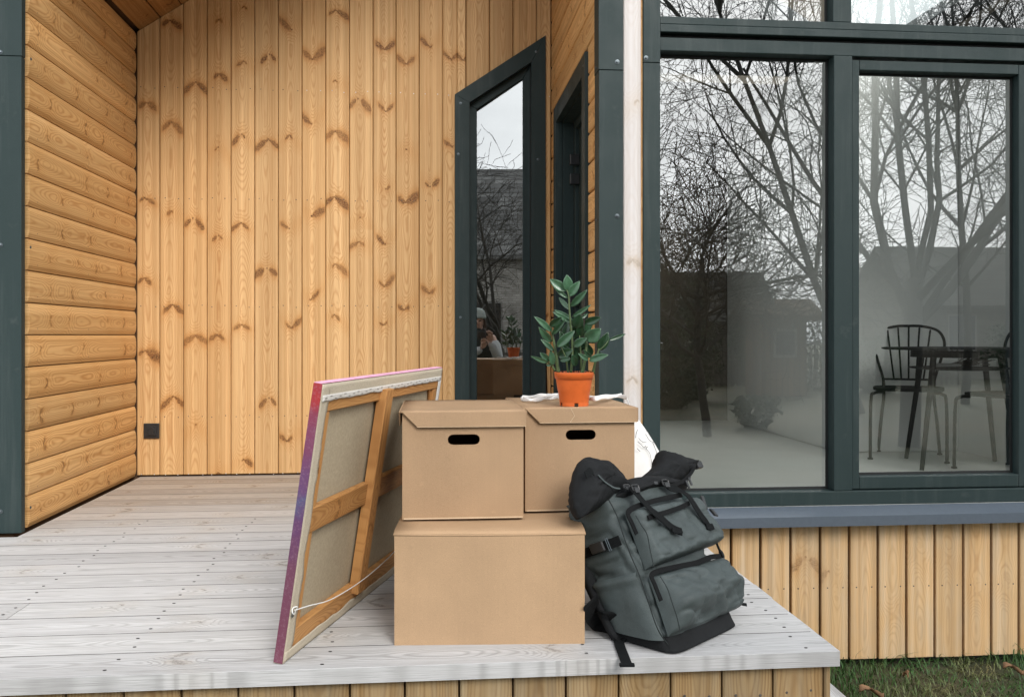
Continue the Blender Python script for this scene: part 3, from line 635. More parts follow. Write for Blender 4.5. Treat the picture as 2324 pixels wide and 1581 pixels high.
mb = MB(); mb.add([(XE-0.05, YF+0.3005, 0.3005), (XE-0.05, YF+1.1995, 0.3005), (XE-0.05, YF+1.1995, 2.2995), (XE-0.05, YF+0.3005, 2.2995)], [(0, 1, 2, 3)]); mb.build('pane', GLASS, swn)
mb = MB(); mb.box((XL-0.16, YB+0.121, GZ), (XL-0.03, YI, ZE)); mb.build('interior_wall', WHITE, house)
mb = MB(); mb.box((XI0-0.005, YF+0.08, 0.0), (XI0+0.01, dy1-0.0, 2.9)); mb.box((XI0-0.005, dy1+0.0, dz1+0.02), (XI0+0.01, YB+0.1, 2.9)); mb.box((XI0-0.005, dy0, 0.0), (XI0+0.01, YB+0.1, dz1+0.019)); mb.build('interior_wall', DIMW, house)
mb = MB()
for (xa, xb, ya, yb) in ((XL-0.2, SKX[0], YB+0.13, YI-0.001), (XI0+0.012, SKX[0], YF+0.13, YB+0.129), (SKX[1], XE-0.15, YF+0.13, YI-0.001), (SKX[0], SKX[1], YF+0.13, SKY[0]), (SKX[0], SKX[1], SKY[1], YI-0.001)): mb.box((xa, ya, 2.62), (xb, yb, 2.68))
mb.build('interior_ceiling', plain('ceiling_boards', (0.22, 0.19, 0.16), 0.8, 0.1, 4), house)
mb = MB(); xa, xb = SKX; mb.add([(xa, SKY[0], roofz(xa)+0.2), (xb, SKY[0], roofz(xb)+0.2), (xb, SKY[1], roofz(xb)+0.2), (xa, SKY[1], roofz(xa)+0.2)], [(0, 1, 2, 3)]); mb.build('added_skylight', GLASS, roof)  # roof opening added out of view, lets more sky light into the room
rwn = MB(); rwn.box((-1.149, YI+0.02, 0.3505), (1.649, YI+0.08, 0.41)); rwn.box((-1.149, YI+0.02, 2.29), (1.649, YI+0.08, 2.3495)); rwn.box((0.22, YI+0.02, 0.4105), (0.28, YI+0.08, 2.2895)); rwn = rwn.build('window', METAL, house)  # rear window, an unseen addition that lights the interior
for (xa, xb) in ((-1.148, 0.219), (0.281, 1.648)):
    mb = MB(); mb.add([(xa, YI+0.045, 0.4105), (xb, YI+0.045, 0.4105), (xb, YI+0.045, 2.2895), (xa, YI+0.045, 2.2895)], [(0, 1, 2, 3)]); mb.build('pane', GLASS, rwn)
mb = MB(); mb.box((XL-0.02, YB+0.75, -0.003), (XI0+0.01, YB+0.85, 2.61)); mb.box((XI0-0.004, YB+0.1005, -0.003), (XI0+0.009, YB+0.749, 2.61)); mb.build('interior_wall', DIMW, house)  # partition added to keep rear light away from the narrow pane
# partition block (pantry wall) standing in the room
pc = on_z(2093, 1023); pe = on_z(1886, 1010)
PXL = min(on_y(1905, 800, pc.y).x, 3.0)
mb = MB(); mb.box((PXL, pc.y, 0.0), (XE-0.145, YI-0.01, 2.615)); mb.build('partition_wall', WHITE, house)
# =================================================================== DECK
YFRONT = YD
deck = thing('wooden_deck', (0, YD+1.0, 0), 'weathered grey plank deck with vertical board skirt, carrying the boxes', 'deck')
PLW = 0.142; GAP = 0.0036
nb = int((YB-YFRONT)/PLW)+1; k = 0
y = YFRONT; XD0 = -3.2
dk_lines = [YD, on_z(312, 1454).y, on_z(300, 1387).y]
while y < YB-0.01:
    y1 = min(y+PLW, YB-BK-0.002 if False else YB+0.0)
    ym = (y+y1)/2; far = ym > 3.95
    yright = XD + random.uniform(-0.004, 0.004)
    segs = [(XD0, yright)]
    if ym > YF-0.05: segs = [(lx1+0.004, XR-0.005)] if ym > YLP-0.05 else [(XD0, XR-0.014)]
    elif ym > YLP-0.07: segs = [(lx0-0.8 if False else lx0+0.0, yright)]
    # butt joint in some boards
    if k in (3, 6, 10) and len(segs) == 1 and segs[0][0] < -2:
        j = {3: -1.12, 6: -0.35, 10: -0.8}[k]; segs = [(XD0, j-0.001), (j+0.001, yright)]
    for (xa, xb) in segs:
        th = 0.036
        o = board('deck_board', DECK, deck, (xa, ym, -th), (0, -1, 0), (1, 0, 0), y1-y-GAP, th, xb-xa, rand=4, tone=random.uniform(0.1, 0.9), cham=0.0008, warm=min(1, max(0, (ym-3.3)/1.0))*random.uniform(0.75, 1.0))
        o.matrix_basis = o.matrix_basis @ M.Translation((random.uniform(-0.0006, 0.0006), random.uniform(0.0, 0.0004), 0))
    y = y1; k += 1
GD = MB(); yg = YFRONT+PLW  # dark strips stand in for the shade between the boards
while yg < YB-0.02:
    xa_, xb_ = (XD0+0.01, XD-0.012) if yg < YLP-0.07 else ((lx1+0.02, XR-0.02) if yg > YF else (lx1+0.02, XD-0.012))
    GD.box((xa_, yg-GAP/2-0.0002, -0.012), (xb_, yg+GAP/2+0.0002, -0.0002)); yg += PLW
tag(GD.build('gap_shade', plain('gap_shade', (0.045, 0.040, 0.034), 0.95, 0.5, 25), deck), kind='stuff')
# screws: two in every board at each joist line
SN = MB(); y = YFRONT; i = 0
DHOLE = plain('screw_holes', (0.03, 0.028, 0.026), 0.7, 0.3)
while y < 3.6:
    for xj in (-1.75, -1.15, -0.72, -0.25, 0.36, 0.90):
        for dy in (0.035, 0.105):
            x = xj + random.uniform(-0.012, 0.012); yy = y+dy+random.uniform(-0.008, 0.008)
            c0 = V((x, yy, 0.0003)); SN.loft([[c0 + V((math.cos(a*1.047)*0.0045, math.sin(a*1.047)*0.0032, hh)) for a in range(6)] for hh in (0, 0.0008)])
    y += PLW
tag(SN.build('screw_heads', DHOLE, deck), kind='stuff')
# joists and skirt
mb = MB(); mb.box((XD0, YD+0.075, GZ+0.0), (XD-0.075, YD+0.115, -0.037)); mb.box((XD-0.11, YD+0.116, GZ), (XD-0.075, YF-0.05, -0.037)); mb.build('joist', DARK, deck)
skr = MB(); skr.box((XD0, YD+0.05, GZ+0.05), (XD-0.06, YD+0.0745, -0.05)); skirt = skr.build('skirt', DARK, deck)
xs = on_y(1888, 1530, YD+0.028).x
x = xs; i = 0; SNL = MB()
while x > XD0:
    Wb = 0.125 if i else 0.02
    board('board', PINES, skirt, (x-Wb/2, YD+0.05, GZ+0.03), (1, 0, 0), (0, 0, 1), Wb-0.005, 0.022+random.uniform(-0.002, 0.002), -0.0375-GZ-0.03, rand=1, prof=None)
    for dx in (-0.03, 0.03):
        if i: nail(SNL, V((x-Wb/2+dx, YD+0.0275, -0.105+random.uniform(-0.004, 0.004))), V((0, -1, 0)), 0.004)
    x -= Wb; i += 1
tag(SNL.build('nail_heads', NAIL, skirt), kind='stuff')
yy = YD+0.055
while yy < YF-0.1:
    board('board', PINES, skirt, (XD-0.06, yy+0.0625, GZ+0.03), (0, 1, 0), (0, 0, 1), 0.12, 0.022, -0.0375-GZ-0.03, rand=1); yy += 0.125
# =================================================================== BOXES
def cardboard(name, col):
    m, t, p = new_mat(name); co = t.n('ShaderNodeTexCoord').outputs['Object']
    a = t.noise(co, 700, 3, 0.7); b = t.noise(co, 5, 3, 0.5); mpn = t.n('ShaderNodeMapping'); mpn.inputs['Scale'].default_value = (180, 180, 2.5); t.put(mpn.inputs[0], co); fl = t.noise(mpn.outputs[0], 1, 2)
    c = t.mix(1.0, C(*col), t.mr(a, 0.3, 0.7, 0.82, 1.14), 'MULTIPLY'); c = t.mix(1.0, c, t.mr(b, 0.3, 0.7, 0.90, 1.08), 'MULTIPLY'); c = t.mix(1.0, c, t.mr(fl, 0.3, 0.7, 0.985, 1.012), 'MULTIPLY')
    sc_ = t.noise(co, 28, 5, 0.75); c = t.mix(t.m('MULTIPLY', t.mr(sc_, 0.63, 0.72, 0, 1, True), 0.22), c, C(*[min(1, v*1.5) for v in col])); c = t.mix(t.m('MULTIPLY', t.mr(sc_, 0.38, 0.28, 0, 1, True), 0.16), c, C(*[v*0.55 for v in col]))
    t.put(p.inputs['Base Color'], c); p.inputs['Roughness'].default_value = 0.72; p.inputs['Specular IOR Level'].default_value = 0.25
    bm = t.n('ShaderNodeBump'); bm.inputs['Strength'].default_value = 0.12; bm.inputs['Distance'].default_value = 0.002; t.put(bm.inputs['Height'], t.m('ADD', a, t.m('MULTIPLY', b, 3.0))); t.put(p.inputs['Normal'], bm.outputs[0])
    return m
CARD = cardboard('kraft_cardboard', (0.37, 0.245, 0.145)); CARDB = cardboard('pale_kraft_cardboard', (0.42, 0.280, 0.165)); CARDE = cardboard('cardboard_cut_edge', (0.56, 0.42, 0.28))
def slot_panel(mb, P, W_, H_, th, cx, cz, sw, sh, n=6):
    """front panel with a rounded hand hole"""
    r = sh/2; ring = []
    for c_, a0 in (((cx+sw/2-r, cz), -90), ((cx-sw/2+r, cz), 90)):
        for k in range(n+1): a = R(a0+180*k/n); ring.append((c_[0]+math.cos(a)*r, c_[1]+math.sin(a)*r))
    out = []
    N = len(ring)
    for (x, z) in ring:
        dx, dz = x-cx, z-cz
        s = min(((W_-cx) if dx > 0 else -cx)/dx if abs(dx) > 1e-6 else 1e9, ((H_-cz) if dz > 0 else -cz)/dz if abs(dz) > 1e-6 else 1e9)
        out.append((cx+dx*s, cz+dz*s))
    # corners inserted by moving the nearest outer points
    for c_ in ((0, 0), (W_, 0), (W_, H_), (0, H_)):
        k = min(range(N), key=lambda q: (out[q][0]-c_[0])**2+(out[q][1]-c_[1])**2); out[k] = c_
    rings = [[P(x, 0, z) for x, z in out], [P(x, 0, z) for x, z in ring], [P(x, th, z) for x, z in ring], [P(x, th, z) for x, z in out], [P(x, 0, z) for x, z in out]]
    mb.loft(rings, caps=False)
def frame_of(A, B):
    ex = (B-A); W_ = ex.length; ex.normalize(); ey = V((-ex.y, ex.x, 0)); return ex, ey, W_
def archive_box(A, B, depth, H_, lift, label, crease=False):
    ex, ey, W_ = frame_of(A, B); o = A.copy(); o.z = lift+0.004; H_ -= 0.004
    P = lambda x, y, z: o + ex*x + ey*y + V((0, 0, z))
    root = thing('archive_box', P(W_/2, depth/2, 0), label, 'box', 'lidded archive boxes on top of the carton'); th = 0.004
    mb = MB(); hb = H_-0.004
    slot_panel(mb, P, W_, hb, th, W_*0.505, H_*0.735, 0.083, 0.027)
    mb.build('front_panel', CARD, root)
    mb = MB(); ax = (ex, ey, V((0, 0, 1)))
    mb.box((0, th+0.0003, 0), (th, depth, hb), ax, o); mb.box((W_-th, th+0.0003, 0), (W_, depth, hb), ax, o); mb.box((th+.0003, depth-th, 0), (W_-th-.0003, depth, hb), ax, o); mb.box((th+.0003, th+.0003, 0.001), (W_-th-.0003, depth-th-.0003, 0.005), ax, o)
    mb.build('body', CARD, root)
    lo = 0.0045; fh = 0.039
    mb = MB(); top = []; n = 8
    for i in range(n+1):
        row = []
        for j in range(n+1):
            u, v = i/n, j/n; sag = -0.004*math.sin(math.pi*u)*math.sin(math.pi*v) + 0.0012*MN.noise(V((u*4, v*4, lift*9+W_*30)))
            row.append(P(-lo+(W_+2*lo)*v, -lo+(depth+2*lo)*u, H_+sag))
        top.append(row)
    mb.grid(top); lid = mb.build('lid', CARD, root, smooth=True)
    s = lid.modifiers.new('solid', 'SOLIDIFY'); s.thickness = 0.004; s.offset = -1.0
    mb = MB(); b0 = 0.042
    fl = [(-lo+0.004, H_-0.0015), (-lo+b0, H_-fh), (W_+lo+0.001, H_-fh), (W_+lo+0.001, H_-0.0015)]
    pts = []
    mb.loft([[P(x, -lo-0.005-(0.0012 if z < H_-0.01 else 0), z) for x, z in fl], [P(x, -lo-0.001-(0.0012 if z < H_-0.01 else 0), z) for x, z in fl]])
    mb.build('lid_flap', CARD, lid, bevel=0.0008)
    if crease:
        mb = MB(); mb.tube([P(W_*0.40, -lo-0.0062, H_-fh), P(W_*0.44, -lo-0.0060, H_-fh*0.55), P(W_*0.41, -lo-0.0052, H_-0.002)], 0.0009, 5); mb.build('crease', CARDE, lid)
    mb = MB(); mb.box((-lo+b0, -lo-0.0068, H_-fh-0.0012), (W_+lo+0.001, -lo-0.0018, H_-fh+0.0002), ax, o); mb.build('cut_edge', CARDE, lid)
    for xa in (-lo-0.0045, W_+lo+0.0015):
        mb = MB(); fl2 = [(0.0, H_-0.0015), (0.030 if xa < 0 else 0.0, H_-fh), (depth+lo, H_-fh), (depth+lo, H_-0.0015)]
        mb.loft([[P(xa, y-lo, z) for y, z in fl2], [P(xa+0.0035, y-lo, z) for y, z in fl2]]); mb.build('lid_flap', CARD, lid)
    mb = MB(); mb.box((-lo, depth+lo, H_-fh), (W_+lo, depth+lo+0.0035, H_-0.001), ax, o); mb.build('lid_flap', CARD, lid)
    mb = MB(); mb.box((0.004, -0.0008, 0.0005), (W_-0.002, 0.0005, 0.0042), ax, o); mb.build('base_edge', CARDE, root)
    mb = MB(); mb.box((0.012, 0.014, -0.004), (W_-0.012, depth-0.012, 0.0006), ax, o); mb.build('base', CARD, root)
    return root, P
ZB = CAMH*(1-(1207-HY)/(1463-HY))
A = on_z(895, 1463.5); B = on_z(1327, 1459.5)
ex, ey, W_ = frame_of(A, B); o_ = A.copy(); BD = 0.50
Pb = lambda x, y, z: o_ + ex*x + ey*y + V((0, 0, z))
carton = thing('moving_carton', Pb(W_/2, BD/2, 0), 'large plain brown carton standing on the deck under two lidded boxes', 'box')
mb = MB(); n = 10
def cface(f, nu=10, nv=8, bulge=0.004, seed=0):
    g = []
    for i in range(nu+1):
        row = []
        for j in range(nv+1):
            u, v = i/nu, j/nv; b = bulge*math.sin(math.pi*u)*math.sin(math.pi*v) + 0.0008*MN.noise(V((u*5, v*5, seed)))
            row.append(f(u, v, b))
        g.append(row)
    return g
HB = ZB-0.0045
mb.grid(cface(lambda u, v, b: Pb(v*W_, -b*0.5, u*HB), seed=1)); mb.grid(cface(lambda u, v, b: Pb(W_-v*W_, BD+b, u*HB), seed=2))
mb.grid(cface(lambda u, v, b: Pb(-b, BD-v*BD, u*HB), seed=3)); mb.grid(cface(lambda u, v, b: Pb(W_+b*0.3, v*BD, u*HB), seed=4))
mb.add([Pb(0, 0, 0.001), Pb(W_, 0, 0.001), Pb(W_, BD, 0.001), Pb(0, BD, 0.001)], [(0, 3, 2, 1)])
mb.build('body', CARDB, carton, smooth=False)
for k in (0, 1):
    mb = MB(); y0, y1 = (0.0, BD/2-0.001) if k == 0 else (BD/2+0.001, BD)
    g = []
    for i in range(9):
        row = []
        for j in range(9):
            u, v = i/8, j/8; yy = y0+(y1-y0)*u; e = yy if k == 0 else BD-yy
            zz = ZB - 0.005*math.exp(-e/0.006) - (0.002*math.sin(math.pi*v))
            row.append(Pb(-0.0025+(W_+0.005)*v, yy-(0.0008 if k == 0 and i == 0 else 0), zz))
        g.append(row)
    mb.grid(g); f = mb.build('top_flap', CARDB, carton, smooth=True); s = f.modifiers.new('solid', 'SOLIDIFY'); s.thickness = 0.004; s.offset = -1
# tops: left and right lidded boxes
A1 = on_z(913, 1183, ZB); B1 = on_z(1188, 1178, ZB); HT = (A1-CAM).length and CAMH - 0
tA = (A1-CAM).dot(FW); H1 = (1181-931.5)/FPX*tA
box1, P1 = archive_box(A1, B1, 0.385, H1, ZB+0.0003, 'lidded brown box with hand hole, beside the painting on the carton')
A2 = on_z(1192, 1164, ZB); B2 = on_z(1440, 1158, ZB); tA2 = (A2-CAM).dot(FW); H2 = (1162-924)/FPX*tA2
box2, P2 = archive_box(A2, B2, 0.40, H2, ZB+0.0003, 'lidded brown box with hand hole, carrying the potted plant', True)
ZT2 = ZB+0.0003+H2
# =================================================================== PAINTING (seen from its back)
LINEN = plain('raw_linen', (0.50, 0.44, 0.34), 0.9, 0.16, 260, 0.5, 900, spec=0.1)
LINENB = plain('linen_back', (0.40, 0.335, 0.235), 0.9, 0.14, 160, 0.5, 900, spec=0.1)
GESSO = plain('gessoed_linen', (0.62, 0.60, 0.56), 0.85, 0.10, 120, 0.4, 700, spec=0.1)
m, t, p = new_mat('painted_edge'); co = t.n('ShaderNodeTexCoord').outputs['Object']; sp = t.n('ShaderNodeSeparateXYZ'); t.put(sp.inputs[0], co)
n1 = t.noise(co, 14, 4, 0.6); n2 = t.noise(co, 180, 3, 0.7)
rp = t.n('ShaderNodeValToRGB'); el = rp.color_ramp.elements
el[0].position = 0.0; el[0].color = C(0.15, 0.04, 0.07); el[1].position = 1.0; el[1].color = C(0.36, 0.02, 0.02)
for pos, c_ in ((0.35, (0.13, 0.038, 0.075)), (0.50, (0.10, 0.035, 0.11)), (0.56, (0.075, 0.075, 0.16)), (0.62, (0.11, 0.045, 0.13)), (0.75, (0.15, 0.04, 0.10)), (0.9, (0.22, 0.03, 0.06))):
    e = el.new(pos); e.color = C(*c_)
t.put(rp.inputs[0], t.m('ADD', t.m('DIVIDE', sp.outputs[2], 0.65), t.mr(n1, 0.3, 0.7, -0.06, 0.06)))
c = t.mix(t.mr(n2, 0.5, 0.8, 0, 0.45), rp.outputs[0], C(0.34, 0.22, 0.26))
t.put(p.inputs['Base Color'], c); p.inputs['Roughness'].default_value = 0.6; PAINT = m
PINK = plain('pink_paint_edge', (0.68, 0.36, 0.50), 0.6, 0.25, 40)
B0 = on_z(621, 1505); D = (on_z(880, 1300)-B0); D.z = 0; D.normalize()
r = ray(712, 872); tt = (B0.dot(D) - CAM.dot(D))/r.dot(D); TP = CAM + r*tt
E = (TP-B0); EH = E.length; E.normalize(); Nn = D.cross(E).normalized()
r = ray(990, 839)   # far top corner: nearest point of its ray on the top edge line
LN = ((on_plane(990, 839, TP, Nn)-TP).dot(D))
B0 = B0 + V((0, 0, 0.004))
cw = M(((D.x, Nn.x, E.x, B0.x), (D.y, Nn.y, E.y, B0.y), (D.z, Nn.z, E.z, B0.z), (0, 0, 0, 1)))   # local x along, y outward (back side), z up
paint = bpy.data.objects.new('painting', None); link(paint, None, cw); tag(paint, 'unframed canvas painting leaning on the boxes with its wooden stretcher back showing', 'painting')
def inp(px, py, dn=0.0): q = cw.inverted() @ on_plane(px, py, B0+Nn*dn, Nn); return q.x, q.z
TH = 0.021; BWD = 0.066
print('painting', LN, EH, D, Nn)
def pbox(name, a, b, mat, bev=0.0015, par=None): mb = MB(); mb.box(a, b); return mb.build(name, mat, par or paint, cw, bevel=bev)
# canvas sheet (painted front at y = 0)
mb = MB(); mb.grid([[V((LN*j/12, 0.0025+0.0012*MN.noise(V((i*.5, j*.5, 3)))*(0 < i < 8)*(0 < j < 12), EH*i/8)) for j in range(13)] for i in range(9)]); cv = mb.build('canvas', LINENB, paint, cw, smooth=True)
s = cv.modifiers.new('solid', 'SOLIDIFY'); s.thickness = 0.0022; s.offset = 0
# bars
def bar(name, x, z, along, L_, W_, y0, T_):
    xa = V((0, 0, 1)) if along == 'x' else V((-1, 0, 0)); za = V((1, 0, 0)) if along == 'x' else V((0, 0, 1))
    # outward is local +y of the painting: need za x xa = -y
    if (za.cross(xa)).y > 0: xa = -xa
    lm = M(((xa.x, za.cross(xa).x, za.x, x), (xa.y, za.cross(xa).y, za.y, y0), (xa.z, za.cross(xa).z, za.z, z), (0, 0, 0, 1)))
    h = W_/2; c = 0.003; pf = [(-h, 0), (h, 0), (h, -T_+c), (h-c, -T_), (-h+c, -T_), (-h, -T_+c)]
    mb = MB(); mb.loft([[V((a, b, 0)) for a, b in pf], [V((a, b, L_)) for a, b in pf]]); o = mb.build(name, STRETCH, paint, cw @ lm); rnd_board(o, L_=L_, W_=W_, rand=1); return o
bar('stretcher_bar', 0.002, EH-BWD/2-0.002, 'x', LN-0.004, BWD, 0.004, TH-0.004)
bar('stretcher_bar', 0.002, BWD/2+0.002, 'x', LN-0.004, BWD, 0.004, TH-0.004)
bar('stretcher_bar', BWD/2+0.002, BWD+0.003, 'z', EH-2*BWD-0.006, BWD, 0.004, TH-0.004)
bar('stretcher_bar', LN-BWD/2-0.002, BWD+0.003, 'z', EH-2*BWD-0.006, BWD, 0.004, TH-0.004)
mx_, _ = inp(873, 885, TH); _, mz = inp(699, 1184, TH)
bar('cross_brace', 0.046, mz, 'x', mx_-0.030-0.046, 0.062, 0.008, TH-0.006)
bar('cross_brace', mx_+0.030, mz, 'x', LN-0.046-mx_-0.030, 0.062, 0.008, TH-0.006)
bar('cross_brace', mx_, 0.045, 'z', EH-0.045-0.036, 0.056, 0.012, TH+0.006)
# corner keys
for (kx, kz, sx, sz) in ((BWD+0.002, EH-BWD-0.002, 1, -1), (BWD+0.002, BWD+0.002, 1, 1), (LN-BWD-0.002, EH-BWD-0.002, -1, -1)):
    mb = MB(); mb.prism([V((kx, 0.006, kz)), V((kx+sx*0.022, 0.006, kz)), V((kx, 0.006, kz+sz*0.040))], (0, 0.006, 0)); o = mb.build('corner_key', STRETCH, paint, cw); rnd_board(o)
# turned-over canvas on the back, with a ragged edge
def fold(a0, a1, horizontal, at, width, mat, flip=1, seed=0, lift_=0.0):
    n = 60; P_ = []
    for i in range(n+1):
        u = a0+(a1-a0)*i/n; e = width*(1+0.22*MN.noise(V((u*14, seed, 0)))+0.12*MN.noise(V((u*60, seed, 5)))) ; row = []
        for j in range(5):
            v = j/4; k = e*v; y = TH+0.0012+lift_+0.0012*MN.noise(V((u*30, v*3, seed)))*v
            row.append(V((u, y, at+flip*k)) if horizontal else V((at+flip*k, y, u)))
        P_.append(row)
    mb = MB(); mb.grid(P_); o = mb.build('canvas_fold', mat, paint, cw, smooth=True); s = o.modifiers.new('solid', 'SOLIDIFY'); s.thickness = 0.001; s.offset = 1; return o
fold(0.0, LN, True, EH-0.0005, 0.036, LINEN, -1, 2); fold(0.006, LN-0.006, True, EH-0.026, 0.015, GESSO, -1, 4, 0.0022)
fold(0.001, LN, True, 0.0005, 0.026, LINEN, 1, 6); fold(0.0, EH-0.002, False, 0.0005, 0.044, LINEN, 1, 8); fold(0.0, EH-0.04, False, LN-0.0005, 0.032, GESSO, -1, 9)
# painted edges
pbox('painted_edge', (-0.0022, 0.0, 0.0), (0.0, TH+0.001, EH), PAINT); pbox('painted_edge', (0.0, 0.0, EH+0.0002), (LN, TH-0.001, EH+0.0022), PINK); pbox('painted_edge', (LN+0.0002, 0.0, 0.0), (LN+0.002, TH, EH), PAINT)
pbox('canvas_edge', (0.0, 0.0, -0.002), (LN, TH, -0.0002), LINEN)
mb = MB()
for i in range(34):
    x = 0.02+(LN-0.05)*i/33; z = EH-0.034+0.004*math.sin(i*2.1); mb.box((x, TH+0.0035, z), (x+0.011, TH+0.0045, z+0.0012))
tag(mb.build('staples', NAIL, paint, cw), kind='stuff')
# hanging string with its eyelet
STR = plain('white_string', (0.72, 0.72, 0.70), 0.8, 0.1, 300)
pts = []
for q, dn in (((668.5, 1384), 0.026), ((700, 1374), 0.034), ((756, 1357), 0.045), ((830, 1310), 0.05), ((893, 1253), 0.05)):
    x, z = inp(q[0], q[1], dn); pts.append(V((x, dn, z)))
x, z = pts[-1].x, pts[-1].z
pts.append(V((min(x+0.25, LN-0.2), 0.04, z+0.02))); pts.append(V((LN-0.06, 0.026, z-0.01)))
mb = MB(); mb.tube(spline(pts, 6), 0.0014, 6); mb.tube(spline([pts[0]+V((0.012*math.cos(a), 0.002*math.sin(a*2), 0.008*math.sin(a))) for a in [k*0.785 for k in range(8)]], 3, True), 0.0016, 6); mb.build('hanging_string', STR, paint, cw, smooth=True)
mb = MB(); q = pts[0]; mb.tube(spline([q+V((-0.006+0.006*math.cos(a), 0.0, -0.008+0.006*math.sin(a))) for a in [k*0.785 for k in range(8)]], 3, True), 0.0012, 6); mb.build('eyelet', SCREW, paint, cw, smooth=True)
# =================================================================== POTTED PLANT
TERRA = plain('orange_plastic_pot', (0.56, 0.115, 0.022), 0.42, 0.10, 40, 0.05, 400, spec=0.4)
SOIL = plain('potting_soil', (0.012, 0.010, 0.008), 0.95, 0.6, 90, 1.0, 120)
tp = (P2(0, 0, 0)-CAM).dot(FW)
pc_ = on_z(1305, 915, ZT2); pc_ = on_z(1305, 921, ZT2) + FW*0.036; pc_.z = ZT2-0.0015
tpot = (pc_-CAM).dot(FW); sc = tpot/FPX
rb, rt, hp = 33*sc, 41*sc, 76*sc*1.0
pot = thing('potted_plant', pc_, 'glossy green houseplant in an orange plastic pot on the cardboard box', 'plant')
prof = [(rb*0.9, 0.010), (rb*0.98, 0.009), (rb, 0.011), (rt*0.985, hp*0.79), (rt*1.0, hp*0.80), (rt*1.07, hp*0.805), (rt*1.10, hp*0.99), (rt*1.095, hp), (rt*1.05, hp), (rt*1.03, hp*0.9), (rt*0.93, hp*0.5), (rb*0.93, 0.014)]
mb = MB(); N_ = 48
mb.loft([[pc_ + V((math.cos(2*math.pi*k/N_)*r_, math.sin(2*math.pi*k/N_)*r_, z)) for k in range(N_)] for r_, z in prof]); mb.build('pot', TERRA, pot, smooth=True, bevel=0)
for k in range(5):      # feet under the rim of the base
    a0 = R(-90+36+72*k)-R(28); mb = MB(); arc = [a0+R(56)*j/8 for j in range(9)]
    mb.loft([[pc_ + V((math.cos(a)*q, math.sin(a)*q, z)) for q, z in ((rb*0.985, 0.0), (rb*0.998, 0.0115), (rb*0.93, 0.0115), (rb*0.92, 0.0))] for a in arc]); mb.build('foot', TERRA, pot)
mb = MB(); g = [[pc_ + V((math.cos(2*math.pi*k/24)*rt*1.0*q/6, math.sin(2*math.pi*k/24)*rt*1.0*q/6, hp*0.94+0.004*MN.noise(V((k*.9, q*.9, 1))))) for k in range(25)] for q in range(7)]; mb.grid(g)
for k in range(160):
    a = random.uniform(0, 6.28); q = rt*0.98*math.sqrt(random.random()); c0 = pc_+V((math.cos(a)*q, math.sin(a)*q, hp*0.95+random.uniform(0, 0.006))); s_ = random.uniform(0.0015, 0.004)
    mb.add([c0+V((random.uniform(-s_, s_), random.uniform(-s_, s_), random.uniform(-s_, s_))) for _ in range(4)], [(0, 1, 2), (0, 2, 3), (0, 3, 1), (1, 3, 2)])
mb.build('soil', SOIL, pot)
m, t, p = new_mat('zz_leaf'); oi = t.attr('tone').outputs['Fac']; co = t.n('ShaderNodeTexCoord').outputs['Object']
c = t.mix(oi, C(0.010, 0.038, 0.014), C(0.062, 0.145, 0.078)); nz = t.noise(co, 60, 3); c = t.mix(1.0, c, t.mr(nz, 0.3, 0.7, 0.75, 1.25), 'MULTIPLY')
t.put(p.inputs['Base Color'], c); p.inputs['Roughness'].default_value = 0.34; p.inputs['Coat Weight'].default_value = 0.15; LEAF = m
STEM = plain('zz_stem', (0.065, 0.10, 0.035), 0.5, 0.25, 60)
def c6(x, y): return (2060+x/2.635)/1.7624, (1060+y/2.635)/1.7624
def c6p(x, y, d): return at_d(*c6(x, y), tpot+d)
def leaf(bx_, by_, tx_, ty_, wd, d0, d1, tone, curl=0.15):
    b = c6p(bx_, by_, d0); tip = c6p(tx_, ty_, d1); ax = tip-b; ln = ax.length; ax.normalize()
    view = -FW; side = ax.cross(view).normalized(); nrm = side.cross(ax).normalized()
    roll = R(random.uniform(-22, 22)); side, nrm = side*math.cos(roll)+nrm*math.sin(roll), nrm*math.cos(roll)-side*math.sin(roll)
    wid = wd/2.635/1.7624*sc/2
    rows = []
    for i in range(11):
        u = i/10; w_ = wid*(math.sin(math.pi*min(1, u**0.82))**0.85)*(1.0 if u < 0.97 else 0.3)+0.0003; c0 = b+ax*ln*u + nrm*(curl*ln*(u-u*u)) 
        rows.append([c0+side*w_*v + nrm*(abs(v)**1.3*w_*0.45) for v in (-1, -0.66, -0.33, 0, 0.33, 0.66, 1)])
    mb = MB(); mb.grid(rows); o = mb.build('leaf', LEAF, pot, smooth=True); o['tone'] = float(tone)
    s = o.modifiers.new('solid', 'SOLIDIFY'); s.thickness = 0.0006
